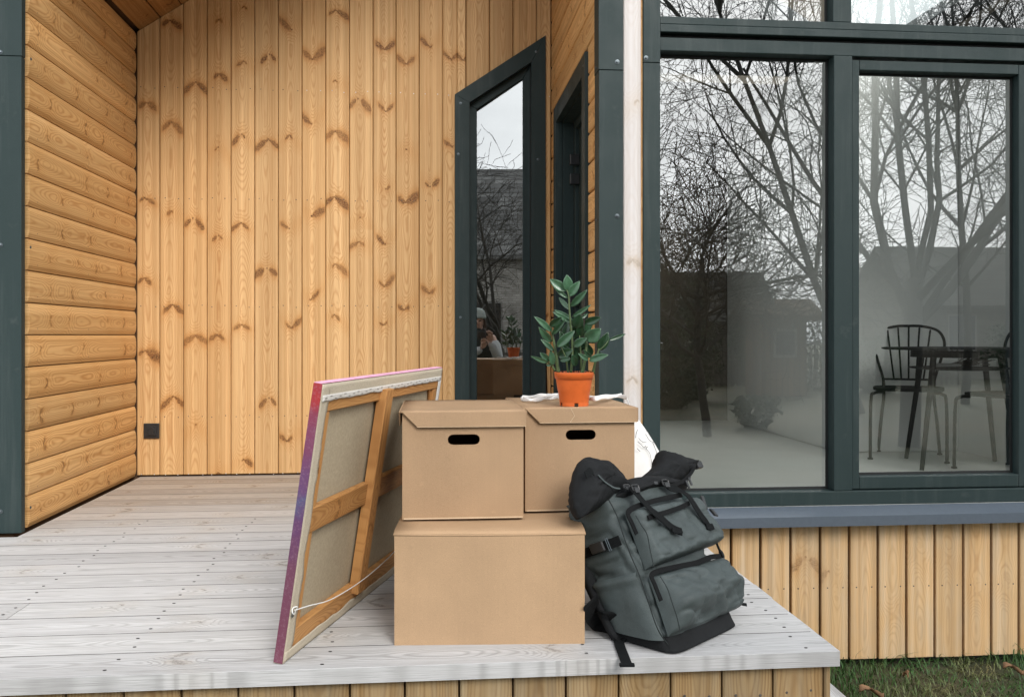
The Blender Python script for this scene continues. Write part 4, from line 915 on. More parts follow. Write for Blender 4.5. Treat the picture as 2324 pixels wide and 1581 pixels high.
LV = [(545,268,545,100,112,0,-.01,.95),(540,272,368,148,98,0,.005,.9),(565,328,683,168,88,0,-.01,.85),(555,348,415,238,42,0,.01,.7),(580,438,763,258,72,0,-.02,.55),(572,470,460,338,48,0,.02,.45),
(600,545,800,418,46,0,-.01,.6),(605,575,410,470,46,0,.02,.6),(590,608,395,492,52,0,-.02,.6),(640,665,690,510,120,-.01,-.03,.1),(735,612,908,548,86,-.02,-.04,.15),(745,790,905,668,150,-.03,-.05,.85),
(440,862,630,690,92,-.04,-.05,.45),(380,700,200,540,66,-.02,-.04,.7),(385,812,250,650,76,-.02,-.04,.6),(390,735,535,570,56,-.03,-.05,.12),(365,645,495,545,78,-.02,-.04,.1),(405,905,270,780,54,-.03,-.04,.4),
(400,1055,375,890,66,-.02,-.03,.6),(360,1012,262,920,66,-.02,-.03,.4),(350,1028,165,958,44,-.02,-.05,.5),(878,900,985,705,108,.0,-.01,.12),(985,792,1165,725,40,0,.02,.2),(780,1008,985,945,76,-.04,-.06,.6),
(770,1003,665,930,50,-.04,-.06,.6),(812,978,720,890,40,-.03,-.05,.4),(690,765,705,600,92,0,-.02,.1),(615,858,760,770,84,-.02,-.04,.4),(475,1005,590,985,56,-.03,-.04,.1),(640,1062,600,940,76,-.03,-.05,.25),
(455,965,610,890,110,.0,-.02,.1),(560,905,470,690,86,.02,.01,.1),(650,905,745,755,96,.01,0,.1),(690,1000,640,850,86,0,-.01,.15),(800,960,760,820,80,.02,.01,.12),(520,780,560,600,80,.02,.02,.1),(640,780,600,640,90,.02,.02,.08),(740,700,800,560,80,.03,.03,.2),(480,700,440,600,80,.03,.03,.1),(700,560,765,510,30,.02,.03,.3),(330,1050,375,1058,26,-.01,-.02,.6),(870,960,915,920,40,.02,.02,.3),
(540,1040,600,900,80,.0,-.01,.12),(580,950,500,840,76,.01,.0,.14),(720,900,680,780,80,.01,.0,.1),(610,720,680,600,84,.01,.0,.12)]
for l_ in LV: leaf(*l_)
mb = MB()
for path, r0, r1 in (([(590,1140),(605,850),(578,540),(565,330),(545,262)], .004, .0016), ([(458,1140),(425,900),(378,640)], .0058, .002), ([(822,1140),(850,1000),(885,880)], .0045, .002), ([(705,1140),(735,1000),(758,800)], .0062, .003), ([(560,1140),(535,980),(485,860)], .003, .0015), ([(420,1110),(380,1050),(330,1015)], .003, .0018), ([(700,1100),(690,900),(680,740)], .003, .0015), ([(985,792),(950,840),(885,900)], .0015, .0015), ([(790,1000),(830,990),(850,1000)], .0015, .0015)):
    pp = spline([c6p(x, y, -0.015 if i else -0.01) for i, (x, y) in enumerate(path)], 5); mb.tube(pp, [r0+(r1-r0)*i/(len(pp)-1) for i in range(len(pp))], 8)
mb.build('stem', STEM, pot, smooth=True)
# =================================================================== TOTE BAG behind the boxes
COTTON = plain('white_cotton', (0.74, 0.73, 0.71), 0.9, 0.05, 50, 0.25, 300, spec=0.1)
INK = plain('ink_print', (0.015, 0.015, 0.016), 0.8, 0.1)
dT = (P2(0, 0.4, 0)-CAM).dot(FW)+0.14
tc_ = at_d(1330, 900, dT); tc_.z = 0.0
tote = thing('tote_bag', tc_, 'white cotton tote bag with black line drawing slumped behind the boxes', 'bag')
prof_r = [(1490, 1270), (1512, 1200), (1528, 1145), (1527, 1090), (1503, 1030), (1474, 980), (1452, 952), (1436, 935), (1424, 915)]
rings = []
for (px, py) in prof_r:
    q = at_d(px, py, dT); xl = at_d(1300 + (1270-py)*0.10, py, dT); c0 = (q+xl)/2; hw = (q-xl).length/2; dep = 0.125*(1-0.75*max(0, (1150-py)/240)) if py < 1150 else 0.125
    ring = []
    for k in range(40):
        a = 2*math.pi*k/40; cx_, cy_ = math.cos(a), math.sin(a); e = 0.75
        p_ = c0 + RT*hw*math.copysign(abs(cx_)**e, cx_) + FW*dep*math.copysign(abs(cy_)**e, cy_)
        p_ += V((MN.noise(p_*9), MN.noise(p_*9+V((5, 0, 0))), 0))*0.010 + V((MN.noise(V((p_.x*14, p_.y*14, p_.z*30))), 0, 0))*0.005
        p_.z = max(0.004, q.z + 0.012*MN.noise(p_*6)); ring.append(p_)
    rings.append(ring)
mb = MB(); mb.loft([[V((v.x, v.y, 0.003)) for v in rings[0]]]+rings); mb.build('bag_body', COTTON, tote, smooth=True, sub=1)
def ctote(x, y, off=0.0): return (1700+x/1.581)/1.7624, (900+y/1.581)/1.7624
mb = MB(); dq = dT-0.125
def on_tote(px, py):
    r_ = ray(px, py); best = None
    # surface depth from the ring profile
    q0 = None
    for i in range(len(prof_r)-1):
        if prof_r[i][1] >= py >= prof_r[i+1][1]:
            u = (prof_r[i][1]-py)/(prof_r[i][1]-prof_r[i+1][1]); q0 = prof_r[i][0]*(1-u)+prof_r[i+1][0]*u
    q0 = q0 or 1545
    xl = 1300+(1270-py)*0.10; c0 = (q0+xl)/2; hw = (q0-xl)/2; f = min(0.98, abs(px-c0)/hw)
    dep = 0.125*(1-0.75*max(0, (1150-py)/240)) if py < 1150 else 0.125
    return at_d(px, py, dT - dep*(1-f**(2/0.75))**(0.75/2)-0.010)
for st in ([(1345,1370),(1365,1385),(1385,1405),(1395,1395),(1400,1408),(1410,1398)], [(1395,1410),(1420,1440),(1430,1480),(1435,1525)], [(1440,1375),(1455,1410),(1465,1440),(1460,1470)], [(1345,1290),(1335,1320),(1332,1345)], [(1395,1320),(1420,1360),(1460,1375),(1470,1360)], [(1400,1300),(1440,1330),(1475,1350)], [(1350,1345),(1375,1370),(1400,1372)], [(1340,1410),(1360,1430)]):
    pp = spline([on_tote(*ctote(x, y)) for x, y in st], 4); mb.tube(pp, 0.0008, 5)
mb.build('line_drawing', INK, tote, smooth=True)
# cotton handles lying in a loose coil on the box lid
for k, (x0, x1, yy, s0) in enumerate(((1181, 1300, 905, 0), (1184, 1330, 900, 1), (1240, 1412, 899, 2), (1290, 1418, 903, 3))):
    pts = []
    for i in range(7):
        u = i/6; px = x0+(x1-x0)*u; py = yy + 3*math.sin(u*7+s0*1.7); q = on_z(px, py, ZT2+0.006+0.004*k*0.6+0.003*math.sin(u*9+s0)); pts.append(q)
    if k == 3: pts += [on_z(1424, 908, ZT2+0.004), at_d(1430, 925, dT-0.05)]
    pp = spline(pts, 5); mb = MB(); mb.ribbon(pp, V((0, 0.5, 0.85)).normalized(), V((0, -0.85, 0.5)).normalized(), [0.013+0.004*math.sin(j*0.8+s0) for j in range(len(pp))], 0.005); mb.build('handle', COTTON, tote, smooth=True, sub=1)
# =================================================================== BACKPACK
def fabric(name, col, var=0.14, rough=0.85, weave=900, spec=0.2):
    m, t, p = new_mat(name); co = t.n('ShaderNodeTexCoord').outputs['Object']
    a = t.noise(co, 16, 4, 0.6); b = t.noise(co, weave, 2, 0.6)
    c = t.mix(1.0, C(*col), t.mr(a, 0.3, 0.7, 1-var, 1+var), 'MULTIPLY'); c = t.mix(1.0, c, t.mr(b, 0.3, 0.7, 0.72, 1.28), 'MULTIPLY')
    t.put(p.inputs['Base Color'], c); p.inputs['Roughness'].default_value = rough; p.inputs['Specular IOR Level'].default_value = spec
    bm = t.n('ShaderNodeBump'); bm.inputs['Strength'].default_value = 0.35; bm.inputs['Distance'].default_value = 0.001; t.put(bm.inputs['Height'], b)
    b2 = t.n('ShaderNodeBump'); b2.inputs['Strength'].default_value = 0.5; b2.inputs['Distance'].default_value = 0.012; t.put(b2.inputs['Height'], t.noise(co, 14, 2, 0.5)); t.put(b2.inputs['Normal'], bm.outputs[0])
    t.put(p.inputs['Normal'], b2.outputs[0]); return m
GREYF = fabric('grey_canvas', (0.052, 0.066, 0.066), rough=0.62, spec=0.35); BLKF = fabric('black_canvas', (0.011, 0.012, 0.013)); WEB = fabric('black_webbing', (0.008, 0.009, 0.0095), weave=500, spec=0.1)
SEAM = fabric('seam_thread', (0.02, 0.024, 0.024)); ZIP = plain('zip_tape', (0.006, 0.0065, 0.007), 0.8, 0.3, 600, 0.4, 700, spec=0.15)
def cb(x, y): return (2200+x/1.581)/1.7624, (1700+y/1.581)/1.7624
BL = on_z(*cb(800, 1468)); BR = on_z(*cb(1215, 1268)); wv = (BR-BL); BW = wv.length; wv.normalize()
def solve_top(px, py, base): r_ = ray(px, py); return CAM + r_*((base.dot(wv)-CAM.dot(wv))/r_.dot(wv))
TL = solve_top(*cb(365, 470), BL); TR = solve_top(*cb(850, 400), BR)
hv = ((TL-BL)+(TR-BR)); BHT = hv.length/2; hv.normalize(); nv = wv.cross(hv).normalized()
if nv.dot(FW) > 0: nv = -nv
print('bag', BL, BR, TL, TR, BW, BHT, hv, nv)
bag = thing('backpack', (BL+BR)/2+V((-0.05, 0.06, 0)), 'grey canvas rucksack with black roll top leaning against the cardboard boxes', 'backpack')
def fp(x, y, c=0.0): return on_plane(*cb(x, y), BL+nv*c, nv)
back0 = V((-nv.x, -nv.y, 0)).normalized()
def crease(p_, a, sc=1.0):
    # sharp folds running across the cloth
    k1 = 1-abs(MN.noise(V(((p_.x+p_.z*0.8)*17*sc, (p_.y-p_.z*0.6)*17*sc, p_.z*9*sc))))*2.6; k2 = 1-abs(MN.noise(V(((p_.x-p_.z)*12*sc+7, (p_.y+p_.z)*12*sc, p_.z*16*sc+3))))*3.2
    return a*(max(0, k1)**3*0.6 + max(0, k2)**3*0.5)
def ring_at(t, n=96):
    L0 = BL+(TL-BL)*t; R0 = BR+(TR-BR)*t; q = min(1, t/0.55)
    dep = (0.175-0.015*t)
    bk = back0.lerp(-nv, 0.75*q).normalized()*dep
    c0 = (L0+R0)/2+bk*0.5; hw = (R0-L0)*0.5; hb = bk*0.5; out = []
    for k in range(n):
        a = 2*math.pi*k/n + math.pi/4; cx_, cy_ = math.cos(a), math.sin(a); e = 0.30
        ca, sa = math.copysign(abs(cx_)**e, cx_), math.copysign(abs(cy_)**e, cy_)
        p_ = c0 + hw*ca + hb*sa
        nrm = (hw.normalized()*ca*0.8 + hb.normalized()*sa).normalized()
        bulge = 0.010*math.sin(math.pi*min(1, t*1.05))*(0.6 if sa < -0.5 else 1.0)
        wr_ = 0.007*MN.noise(V((p_.x*13, p_.y*13, p_.z*22))) - crease(p_, 0.017)
        fade = min(1, t*6)
        p_ = p_ + nrm*(bulge+wr_)*fade
        if t <= 0.001: p_.z = 0.002+0.001*abs(MN.noise(p_*40))
        p_.z = max(p_.z, 0.0015)
        out.append(p_)
    return out
TS = [0.0, 0.012, 0.03, 0.06, 0.09, 0.115]
mb = MB(); rg_ = [ring_at(t_) for t_ in TS]; c0 = sum(rg_[0], V())/96
rg_[0] = [c0+(q-c0)*0.93 for q in rg_[0]]
mb.loft(rg_); mb.build('base_panel', BLKF, bag, smooth=True)
mb = MB(); mb.loft([ring_at(0.115+0.935*i/60) for i in range(61)], caps=True); mb.build('body', GREYF, bag, smooth=True)
# collar: the two slumped corners of the roll top and the band between them
def puff(mb, out, c0, th, seed, wr_=0.006, tilt=0.0, n=12, flat=0.5):
    cx_ = sum(p[0] for p in out)/len(out); cy_ = sum(p[1] for p in out)/len(out); ring = []
    for k in range(len(out)):
        a, b = out[k], out[(k+1) % len(out)]
        for j in range(5): u = j/5; ring.append((a[0]*(1-u)+b[0]*u, a[1]*(1-u)+b[1]*u))
    m_ = len(ring)
    for sgn in (1, -1):
        rows = []
        for i in range(n+1):
            s_ = math.cos(math.pi/2*i/n); row = []
            for (x, y) in ring:
                X, Y = cx_+(x-cx_)*s_, cy_+(y-cy_)*s_; p_ = fp(X, Y, c0 + tilt*(X-cx_)); d = th*(1-s_**2.4)**flat
                row.append(p_ + nv*sgn*(d + (MN.noise(p_*22+V((seed, 0, 0)))*wr_ - crease(p_+V((seed*.1, 0, 0)), wr_*2.2, 1.3))*min(1, i/2.0)))
            rows.append(row)
        mb.loft(rows if sgn > 0 else rows, caps=False)
mb = MB()
puff(mb, [(150,455),(158,340),(188,228),(210,210),(243,236),(318,227),(362,255),(402,312),(452,372),(505,402),(430,440),(365,476),(270,545),(190,590),(158,520)], -.045, .060, 1)
puff(mb, [(555,352),(608,305),(668,252),(690,166),(722,170),(820,205),(924,232),(908,268),(892,305),(850,350),(785,388),(700,405),(610,398)], -.045, .050, 5)
puff(mb, [(350,480),(420,400),(470,352),(560,338),(640,335),(760,360),(850,385),(855,410),(720,418),(560,440),(400,490)], -.035, .055, 9, wr_=0.003)
mb.build('roll_top', BLKF, bag, smooth=True)
# pockets: puffed panels
def pillow(name, quad, H_, mat, c0=0.004, pw=9, n=44, wr_=0.004, bell=None, seed=0):
    a, b, c_, d = [fp(x, y, c0) for x, y in quad]; P_ = []
    for i in range(n+1):
        row = []
        for j in range(n+1):
            u, v = j/n, i/n
            # denser sampling at the rims
            u = 0.5-0.5*math.cos(math.pi*u); v = 0.5-0.5*math.cos(math.pi*v)
            p_ = (a*(1-u)+b*u)*(1-v) + (d*(1-u)+c_*u)*v
            f = (1-abs(2*u-1)**pw)*(1-abs(2*v-1)**pw)
            hh = H_*(bell(u, v) if bell else 1.0)
            k = MN.noise(V((p_.x*17+seed, p_.y*17, p_.z*17)))*wr_ - crease(p_+V((seed*.3, 0, 0)), wr_*3.4, 1.2)
            row.append(p_ + nv*(hh*f + k*f - 0.012*(1-min(1, f*6))))
        P_.append(row)
    mb = MB(); mb.grid(P_); return mb.build(name, mat, bag, smooth=True), P_
pk1, G1 = pillow('upper_pocket', [(492,545),(918,455),(1058,748),(625,905)], 0.046, GREYF, 0.010, 18, bell=lambda u, v: 0.62+0.5*v-0.15*math.exp(-((u-0.3)**2+(v-0.75)**2)/0.02), seed=3)
pk2, G2 = pillow('lower_pocket', [(645,950),(1092,832),(1205,1150),(770,1325)], 0.056, GREYF, 0.010, 10, wr_=0.006, bell=lambda u, v: 0.75+0.55*math.exp(-((v-0.55)**2)/0.06)-0.75*math.exp(-((u-0.42)**2/0.03+(v-0.95)**2/0.035))-0.35*math.exp(-((u-0.78)**2/0.02+(v-0.7)**2/0.02)), seed=9)
mb = MB(); rr_ = []
for i in range(15):
    t_ = 0.02+0.92*i/14; L0 = BL+(TL-BL)*t_; R0 = BR+(TR-BR)*t_; bk = back0.lerp(-nv, 0.75*min(1, t_/0.55)).normalized(); d0 = 0.150-0.012*t_; pts = []
    for u, k in ((-.02, .0), (-.02, .03), (.1, .045), (.5, .05), (.9, .045), (1.02, .03), (1.02, .0)): q_ = L0.lerp(R0, u)+bk*(d0+k*0.75) - wv*(0.012 if u < 0 else 0); q_.z = max(q_.z, 0.003); pts.append(q_)
    rr_.append(pts)
mb.loft(rr_); mb.build('back_panel', BLKF, bag, smooth=True)
# side pocket on the left flank
P_ = []
for i in range(19):
    row = []; t_ = 0.10+0.43*i/18
    L0 = BL.lerp(TL, t_); bk = back0.lerp(-nv, 0.75*min(1, t_/0.55)).normalized()*(0.175-0.015*t_)
    for j in range(19):
        u = 0.06+0.86*j/18; p_ = L0 + bk*u; f = (1-abs(2*j/18-1)**5)
        row.append(p_ - wv*(0.016*f+0.004 + 0.005*MN.noise(p_*19) + (0.004 if i > 15 else 0) - (0.012 if i == 18 else 0)))
    P_.append(row)
mb = MB(); mb.grid(P_); mb.build('side_pocket', GREYF, bag, smooth=True)
# zips, seams
def strap(name, pts, width, th, mat, c=0.02, lift=None, sub=False, wdir=None, par=None):
    q = [fp(x, y, (cc[0] if cc else c)) for x, y, *cc in pts]; pp = spline(q, 6); wl_ = []
    for i in range(len(pp)):
        t_ = (pp[min(i+1, len(pp)-1)]-pp[max(0, i-1)]).normalized(); wl_.append(t_.cross(nv).normalized())
    mb = MB(); mb.ribbon(pp, wl_, nv, width, th); return mb.build(name, mat, par or bag, smooth=False, bevel=0.0004 if th > 0.0015 else 0)
strap('zip', [(545,690,.022),(515,620,.026),(490,560,.026),(520,525,.026),(600,495,.026),(700,468,.026),(830,440,.024)], 0.013, 0.003, ZIP, par=pk1)
strap('zip', [(618,585,.044),(660,570,.046),(740,548,.048),(820,520,.048),(880,492,.046)], 0.012, 0.002, ZIP, par=pk1)
strap('zip', [(700,1110,.026),(660,1010,.028),(640,950,.028),(690,920,.028),(800,895,.028),(920,870,.030),(1010,835,.030),(1075,828,.026)], 0.013, 0.003, ZIP, par=pk2)
strap('seam', [(368,470,.014),(420,570,.015),(470,720,.015),(520,850,.014),(560,940,.014),(620,1120,.014),(680,1290,.012),(745,1388,.008)], 0.0022, 0.0022, SEAM, par=bag)
strap('seam', [(655,895,.050),(632,790,.050),(612,690,.047),(575,630,.044),(540,570,.036)], 0.0018, 0.0015, SEAM, par=pk1)
strap('seam', [(820,1295,.040),(800,1210,.050),(770,1120,.052),(740,1030,.052),(695,955,.040)], 0.0018, 0.0015, SEAM, par=pk2)
# front straps with buckles
sA = [(505,388,.020),(540,425,.024),(585,480,.034),(650,545,.052),(715,600,.056),(775,650,.058),(832,676,.060)]
sB = [(715,358,.018),(755,392,.022),(810,412,.030),(865,440,.048),(905,495,.056),(950,565,.058),(985,610,.056),(1010,650,.050)]
strap('front_strap', sA, 0.021, 0.0022, WEB); strap('front_strap', sB, 0.021, 0.0022, WEB)
strap('strap_end', [(770,662,.062),(800,672,.064),(832,668,.064)], 0.012, 0.003, WEB); strap('strap_end', [(985,640,.056),(1005,645,.056),(1028,640,.054)], 0.016, 0.004, WEB)
strap('side_cord', [(1010,640,.030),(1030,690,.020),(1055,760,.012),(1080,815,.008),(1092,835,.006)], 0.006, 0.004, WEB); strap('side_cord', [(1150,1000,.0),(1168,1060,-.01),(1195,1120,-.02),(1240,1135,-.02)], 0.008, 0.003, WEB)
def buckle(name, x, y, c, ang_, w_, h_, par=None):
    q = fp(x, y, c); a = (wv*math.cos(ang_)+hv*math.sin(ang_)); b = nv.cross(a).normalized(); mb = MB()
    pts = [q+a*(w_/2*sx)+b*(h_/2*sy) for sx, sy in ((-1,-0.7),(-0.8,-1),(0.8,-1),(1,-0.7),(1,0.7),(0.8,1),(-0.8,1),(-1,0.7))]
    pts.append(pts[0]); pts.append(pts[1]); mb.tube(pts, 0.0022, 6); mb.tube([q-a*w_/2, q+a*w_/2], 0.0018, 6); mb.box((-w_*0.36, -h_*0.9, -0.002), (w_*0.36, -h_*0.1, 0.004), (a, b, nv), q)
    return mb.build(name, PLAST, bag, smooth=False)
buckle('buckle', 540, 395, .026, R(-6), 0.026, 0.015); buckle('buckle', 730, 362, .024, R(-6), 0.026, 0.015); buckle('buckle', 485, 388, .016, R(-10), 0.022, 0.010); buckle('buckle', 660, 355, .014, R(-8), 0.022, 0.010)
# side compression strap on the left flank
def side_pt(t_, u, off=0.0):
    L0 = BL.lerp(TL, t_); bk = back0.lerp(-nv, 0.75*min(1, t_/0.55)).normalized()*(0.175-0.015*t_); return L0 + bk*u - wv*(0.014+off)
pp = [side_pt(0.74-0.02*u, 0.02+0.9*u, 0.004*math.sin(u*6)) for u in [k/10 for k in range(11)]]
mb = MB(); mb.ribbon(pp, hv, -wv, 0.024, 0.0025); mb.build('compression_strap', WEB, bag, bevel=0.0004)
mb = MB(); q = side_pt(0.735, 0.45, 0.005); bkd = (side_pt(.735, .9)-side_pt(.735, .1)).normalized(); mb.box((-0.022, -0.013, 0.0), (0.022, 0.013, 0.007), (bkd, hv, -wv), q); mb.build('buckle', PLAST, bag, bevel=0.003)
mb = MB(); q = side_pt(0.735, 0.22, 0.006); mb.tube([q+hv*0.016, q+hv*0.016+bkd*0.006, q-hv*0.016+bkd*0.006, q-hv*0.016, q+hv*0.016], 0.0015, 6); mb.build('buckle', SCREW, bag)
# roll top details: webbing loop on the left horn, zip with pullers on the right
mb = MB(); pp = spline([fp(222,315,-.002), fp(255,290,.004), fp(290,318,.006), fp(340,365,.006), fp(420,400,.006)], 4); mb.ribbon(pp[:7], hv, nv, 0.018, 0.002); mb.build('grab_loop', WEB, bag)
strap('piping', [(300,315,.004),(345,360,.008),(400,395,.012),(440,402,.014)], 0.004, 0.003, GREYF)
strap('zip', [(755,385,.016),(800,372,.014),(850,345,.008),(888,305,.002),(905,275,-.008)], 0.010, 0.003, ZIP)
for (x, y) in ((868, 375), (884, 355)):
    mb = MB(); q = fp(x, y, .012); mb.box((-0.004, -0.012, 0), (0.004, 0.012, 0.003), (wv, hv, nv), q); mb.tube([fp(x+4, y-34, .012), fp(x+2, y-14, .014)], 0.0015, 6); mb.build('zip_puller', PLAST, bag, bevel=0.001)
mb = MB(); q = fp(942, 252, -.04); mb.box((-0.016, -0.010, -0.010), (0.014, 0.012, 0.006), (wv, hv, nv), q); mb.build('top_buckle', PLAST, bag, bevel=0.004)
mb = MB(); q = fp(968, 490, -.03); mb.box((-0.007, -0.02, 0), (0.007, 0.02, 0.006), ((wv*0.9-hv*.3).normalized(), (hv*.95+wv*0.2).normalized(), nv), q); mb.box((-0.002, -0.050, 0), (0.014, -0.024, 0.008), ((wv*0.9-hv*.3).normalized(), (hv*.95-wv*0.5).normalized(), nv), q); mb.build('side_release_buckle', PLAST, bag, bevel=0.003)
mb = MB(); q = fp(1085, 815, 0.005); mb.tube(spline([q+wv*0.008*math.cos(a)+hv*0.012*math.sin(a) for a in [k*0.785 for k in range(8)]], 2, True)+[q+wv*0.008], 0.002, 6); mb.build('cord_ring', PLAST, bag)
# loose shoulder strap lying on the deck, its end over the front edge
pp = spline([on_z(*cb(300,1190), 0.05), on_z(*cb(350,1180), 0.075), on_z(*cb(400,1215), 0.06), on_z(*cb(415,1300), 0.008), on_z(*cb(440,1390), 0.004), on_z(*cb(470,1470), 0.004), on_z(*cb(488,1518), 0.004)], 6)
sw = (on_z(*cb(465,1400))-on_z(*cb(415,1400))).normalized(); mb = MB(); mb.ribbon(pp, sw, V((0, 0, 1)), 0.0245, 0.0025); mb.build('shoulder_strap', WEB, bag, bevel=0.0004)
mb = MB(); q = on_z(*cb(487,1522), 0.003); mb.box((-0.017, -0.006, 0), (0.017, 0.006, 0.006), (sw, V((-sw.y, sw.x, 0)), V((0, 0, 1))), q); mb.build('strap_end', WEB, bag, bevel=0.001)
pp = spline([on_z(*cb(262,1120), 0.10), on_z(*cb(272,1200), 0.05), on_z(*cb(330,1262), 0.012), on_z(*cb(420,1290), 0.006), on_z(*cb(500,1350), 0.006)], 5)
mb = MB(); mb.ribbon(pp, V((0.75, 0.3, 0.55)).normalized(), V((-0.3, -0.6, 0.7)).normalized(), 0.05, 0.012); mb.build('padded_strap', BLKF, bag, smooth=False, bevel=0.004)
# =================================================================== INTERIOR FURNITURE
def chair(name, label, group):
    root = bpy.data.objects.new(name, None); link(root, None, M()); tag(root, label, 'chair', group)
    r = 0.0095
    SH = 0.43
    mb = MB(); pts = []
    ring = [V((0.20*math.copysign(abs(math.cos(a))**0.6, math.cos(a)), 0.19*math.copysign(abs(math.sin(a))**0.6, math.sin(a)), 0)) for a in [2*math.pi*k/32 for k in range(32)]]
    mb.loft([[q*0.97+V((0, 0, SH-0.018)) for q in ring], [q+V((0, 0, SH-0.012)) for q in ring], [q+V((0, 0, SH)) for q in ring], [q*0.9+V((0, 0, SH-0.003)) for q in ring]]); mb.build('seat', BLACKM, root, smooth=False)
    for sx in (-1, 1):
        mb = MB(); mb.tube(spline([(sx*0.13, -0.15, SH-0.022), (sx*0.185, -0.165, SH-0.03), (sx*0.205, -0.175, SH-0.08), (sx*0.208, -0.18, 0.008)], 6), r, 8); mb.tube([(sx*0.208, -0.18, 0.0), (sx*0.208, -0.18, 0.008)], 0.016, 10); mb.build('leg', BLACKM, root, smooth=True)
        mb = MB(); mb.tube(spline([(sx*0.145, 0.17, SH+0.02), (sx*0.145, 0.175, SH-0.08), (sx*0.16, 0.19, 0.22), (sx*0.178, 0.22, 0.008)], 6), r, 8); mb.tube([(sx*0.178, 0.22, 0.0), (sx*0.178, 0.22, 0.008)], 0.016, 10); mb.build('leg', BLACKM, root, smooth=True)
    def bk(x, z): return V((x, 0.17+(z-SH)*0.22, z))
    mb = MB(); mb.tube(spline([bk(-0.145, SH), bk(-0.15, SH+0.05), bk(-0.185, SH+0.17), bk(-0.205, SH+0.27), bk(-0.17, SH+0.345), bk(-0.08, SH+0.375), bk(0, SH+0.378), bk(0.08, SH+0.375), bk(0.17, SH+0.345), bk(0.205, SH+0.27), bk(0.185, SH+0.17), bk(0.15, SH+0.05), bk(0.145, SH)], 6), r*0.9, 8); hoop = mb.build('backrest', BLACKM, root, smooth=True)
    mb = MB(); mb.tube([bk(-0.148, SH+0.04), bk(0.148, SH+0.04)], r*0.7, 8); mb.build('back_rail', BLACKM, root, smooth=True)
    for k in range(5):
        u = (k-2)/2; mb = MB(); mb.tube([bk(u*0.085, SH+0.04), bk(u*0.125, SH+0.372-0.02*u*u)], r*0.62, 6); mb.build('spindle', BLACKM, root, smooth=True)
    return root
f1 = on_z(1988.5, 1042, 0); f2 = on_z(2135, 1050, 0); fm = (f1+f2)/2; fx_ = (f2-f1).normalized(); fy_ = V((-fx_.y, fx_.x, 0))
c1 = fm + fy_*0.18; c1.z = 0.0
ch1 = chair('dining_chair', 'black metal spindle back chair behind the table, whole hoop visible through the glass', 'black spindle chairs inside')
rot = math.atan2(fx_.y, fx_.x); W1 = M.Translation(c1) @ M.Rotation(rot, 4, 'Z'); ch1.matrix_basis = W1; WM[ch1] = W1
q1 = on_z(2160, 1078, 0); W2 = M.Translation(V((q1.x+0.40, q1.y+0.10, 0))) @ M.Rotation(R(-72), 4, 'Z')
ch2 = copy_tree(ch1, None, W2); ch2['label'] = 'black metal chair nearest the window glass, partly cut off at the frame edge'
# table with splayed legs and an oval shelf
ta = on_z(2015, 1054, 0); tb = on_z(2146, 1078, 0); tcx = on_z(2194, 1049, 0)
TZ = 0.70; tcen = V(((ta.x+tb.x)/2+0.34, (ta.y+tb.y)/2+0.13, 0)); 
tab = thing('dining_table', tcen, 'thin round black table with splayed legs and a lower shelf behind the glass', 'table')
tw = CAM + ray(2010, 789)*1; dt = (tcen-CAM).dot(FW); TZ = CAMH-(789-HY)/FPX*(dt-0.1)
mb = MB(); mb.loft([[tcen+V((math.cos(2*math.pi*k/48)*r_, math.sin(2*math.pi*k/48)*r_, z)) for k in range(48)] for r_, z in ((0.40, TZ-0.012), (0.415, TZ-0.008), (0.415, TZ), (0.40, TZ+0.001))]); mb.build('table_top', BLACKM, tab)
mb = MB(); mb.loft([[tcen+V((math.cos(2*math.pi*k/32)*r_, math.sin(2*math.pi*k/32)*r_, z)) for k in range(32)] for r_, z in ((0.245, TZ-0.055), (0.26, TZ-0.055), (0.26, TZ-0.013), (0.245, TZ-0.013))]); mb.build('apron', BLACKM, tab)
for k in range(4):
    a = R(205+90*k); d_ = V((math.cos(a), math.sin(a), 0)); mb = MB(); mb.tube([tcen+d_*0.235+V((0, 0, TZ-0.02)), tcen+d_*0.345+V((0, 0, 0.0))], [0.017, 0.012], 10); mb.build('leg', BLACKM, tab, smooth=True)
zs = TZ-0.115
mb = MB(); mb.loft([[tcen+V((math.cos(2*math.pi*k/32)*r_, math.sin(2*math.pi*k/32)*r_, z)) for k in range(32)] for r_, z in ((0.20, zs-0.012), (0.27, zs-0.004), (0.272, zs+0.002), (0.25, zs))]); mb.build('shelf', BLACKM, tab)
DRY = plain('dried_flowers', (0.10, 0.085, 0.06), 0.9, 0.4, 40)
bq = thing('dried_bouquet', tcen+V((0, -0.03, zs+0.004)), 'small dried flower bunch wrapped in paper lying on the table shelf', 'bouquet'); mb = MB(); mw = MB()
for k in range(60):
    b0 = tcen+V((random.uniform(-0.1, 0.0), random.uniform(-0.08, 0.02), zs+0.012)); e = b0+V((random.uniform(0.08, 0.22), random.uniform(-0.06, 0.06), random.uniform(0.0, 0.06)))
    mb.tube([b0, e], 0.0015, 3); 
    for _ in range(3):
        c0 = b0.lerp(e, random.uniform(0.5, 1.0)); s_ = 0.006; mb.add([c0+V((random.uniform(-s_, s_), random.uniform(-s_, s_), random.uniform(-s_, s_))) for _ in range(4)], [(0, 1, 2), (0, 2, 3), (0, 3, 1), (1, 3, 2)])
mb.build('flowers', DRY, bq)
mw.loft([[tcen+V((-0.2+0.05*i, -0.05+math.cos(a)*(0.012+0.012*i), zs+0.016+math.sin(a)*0.011)) for a in [2*math.pi*k/12 for k in range(12)]] for i in range(4)]); mw.build('paper_wrap', COTTON, bq, smooth=True)
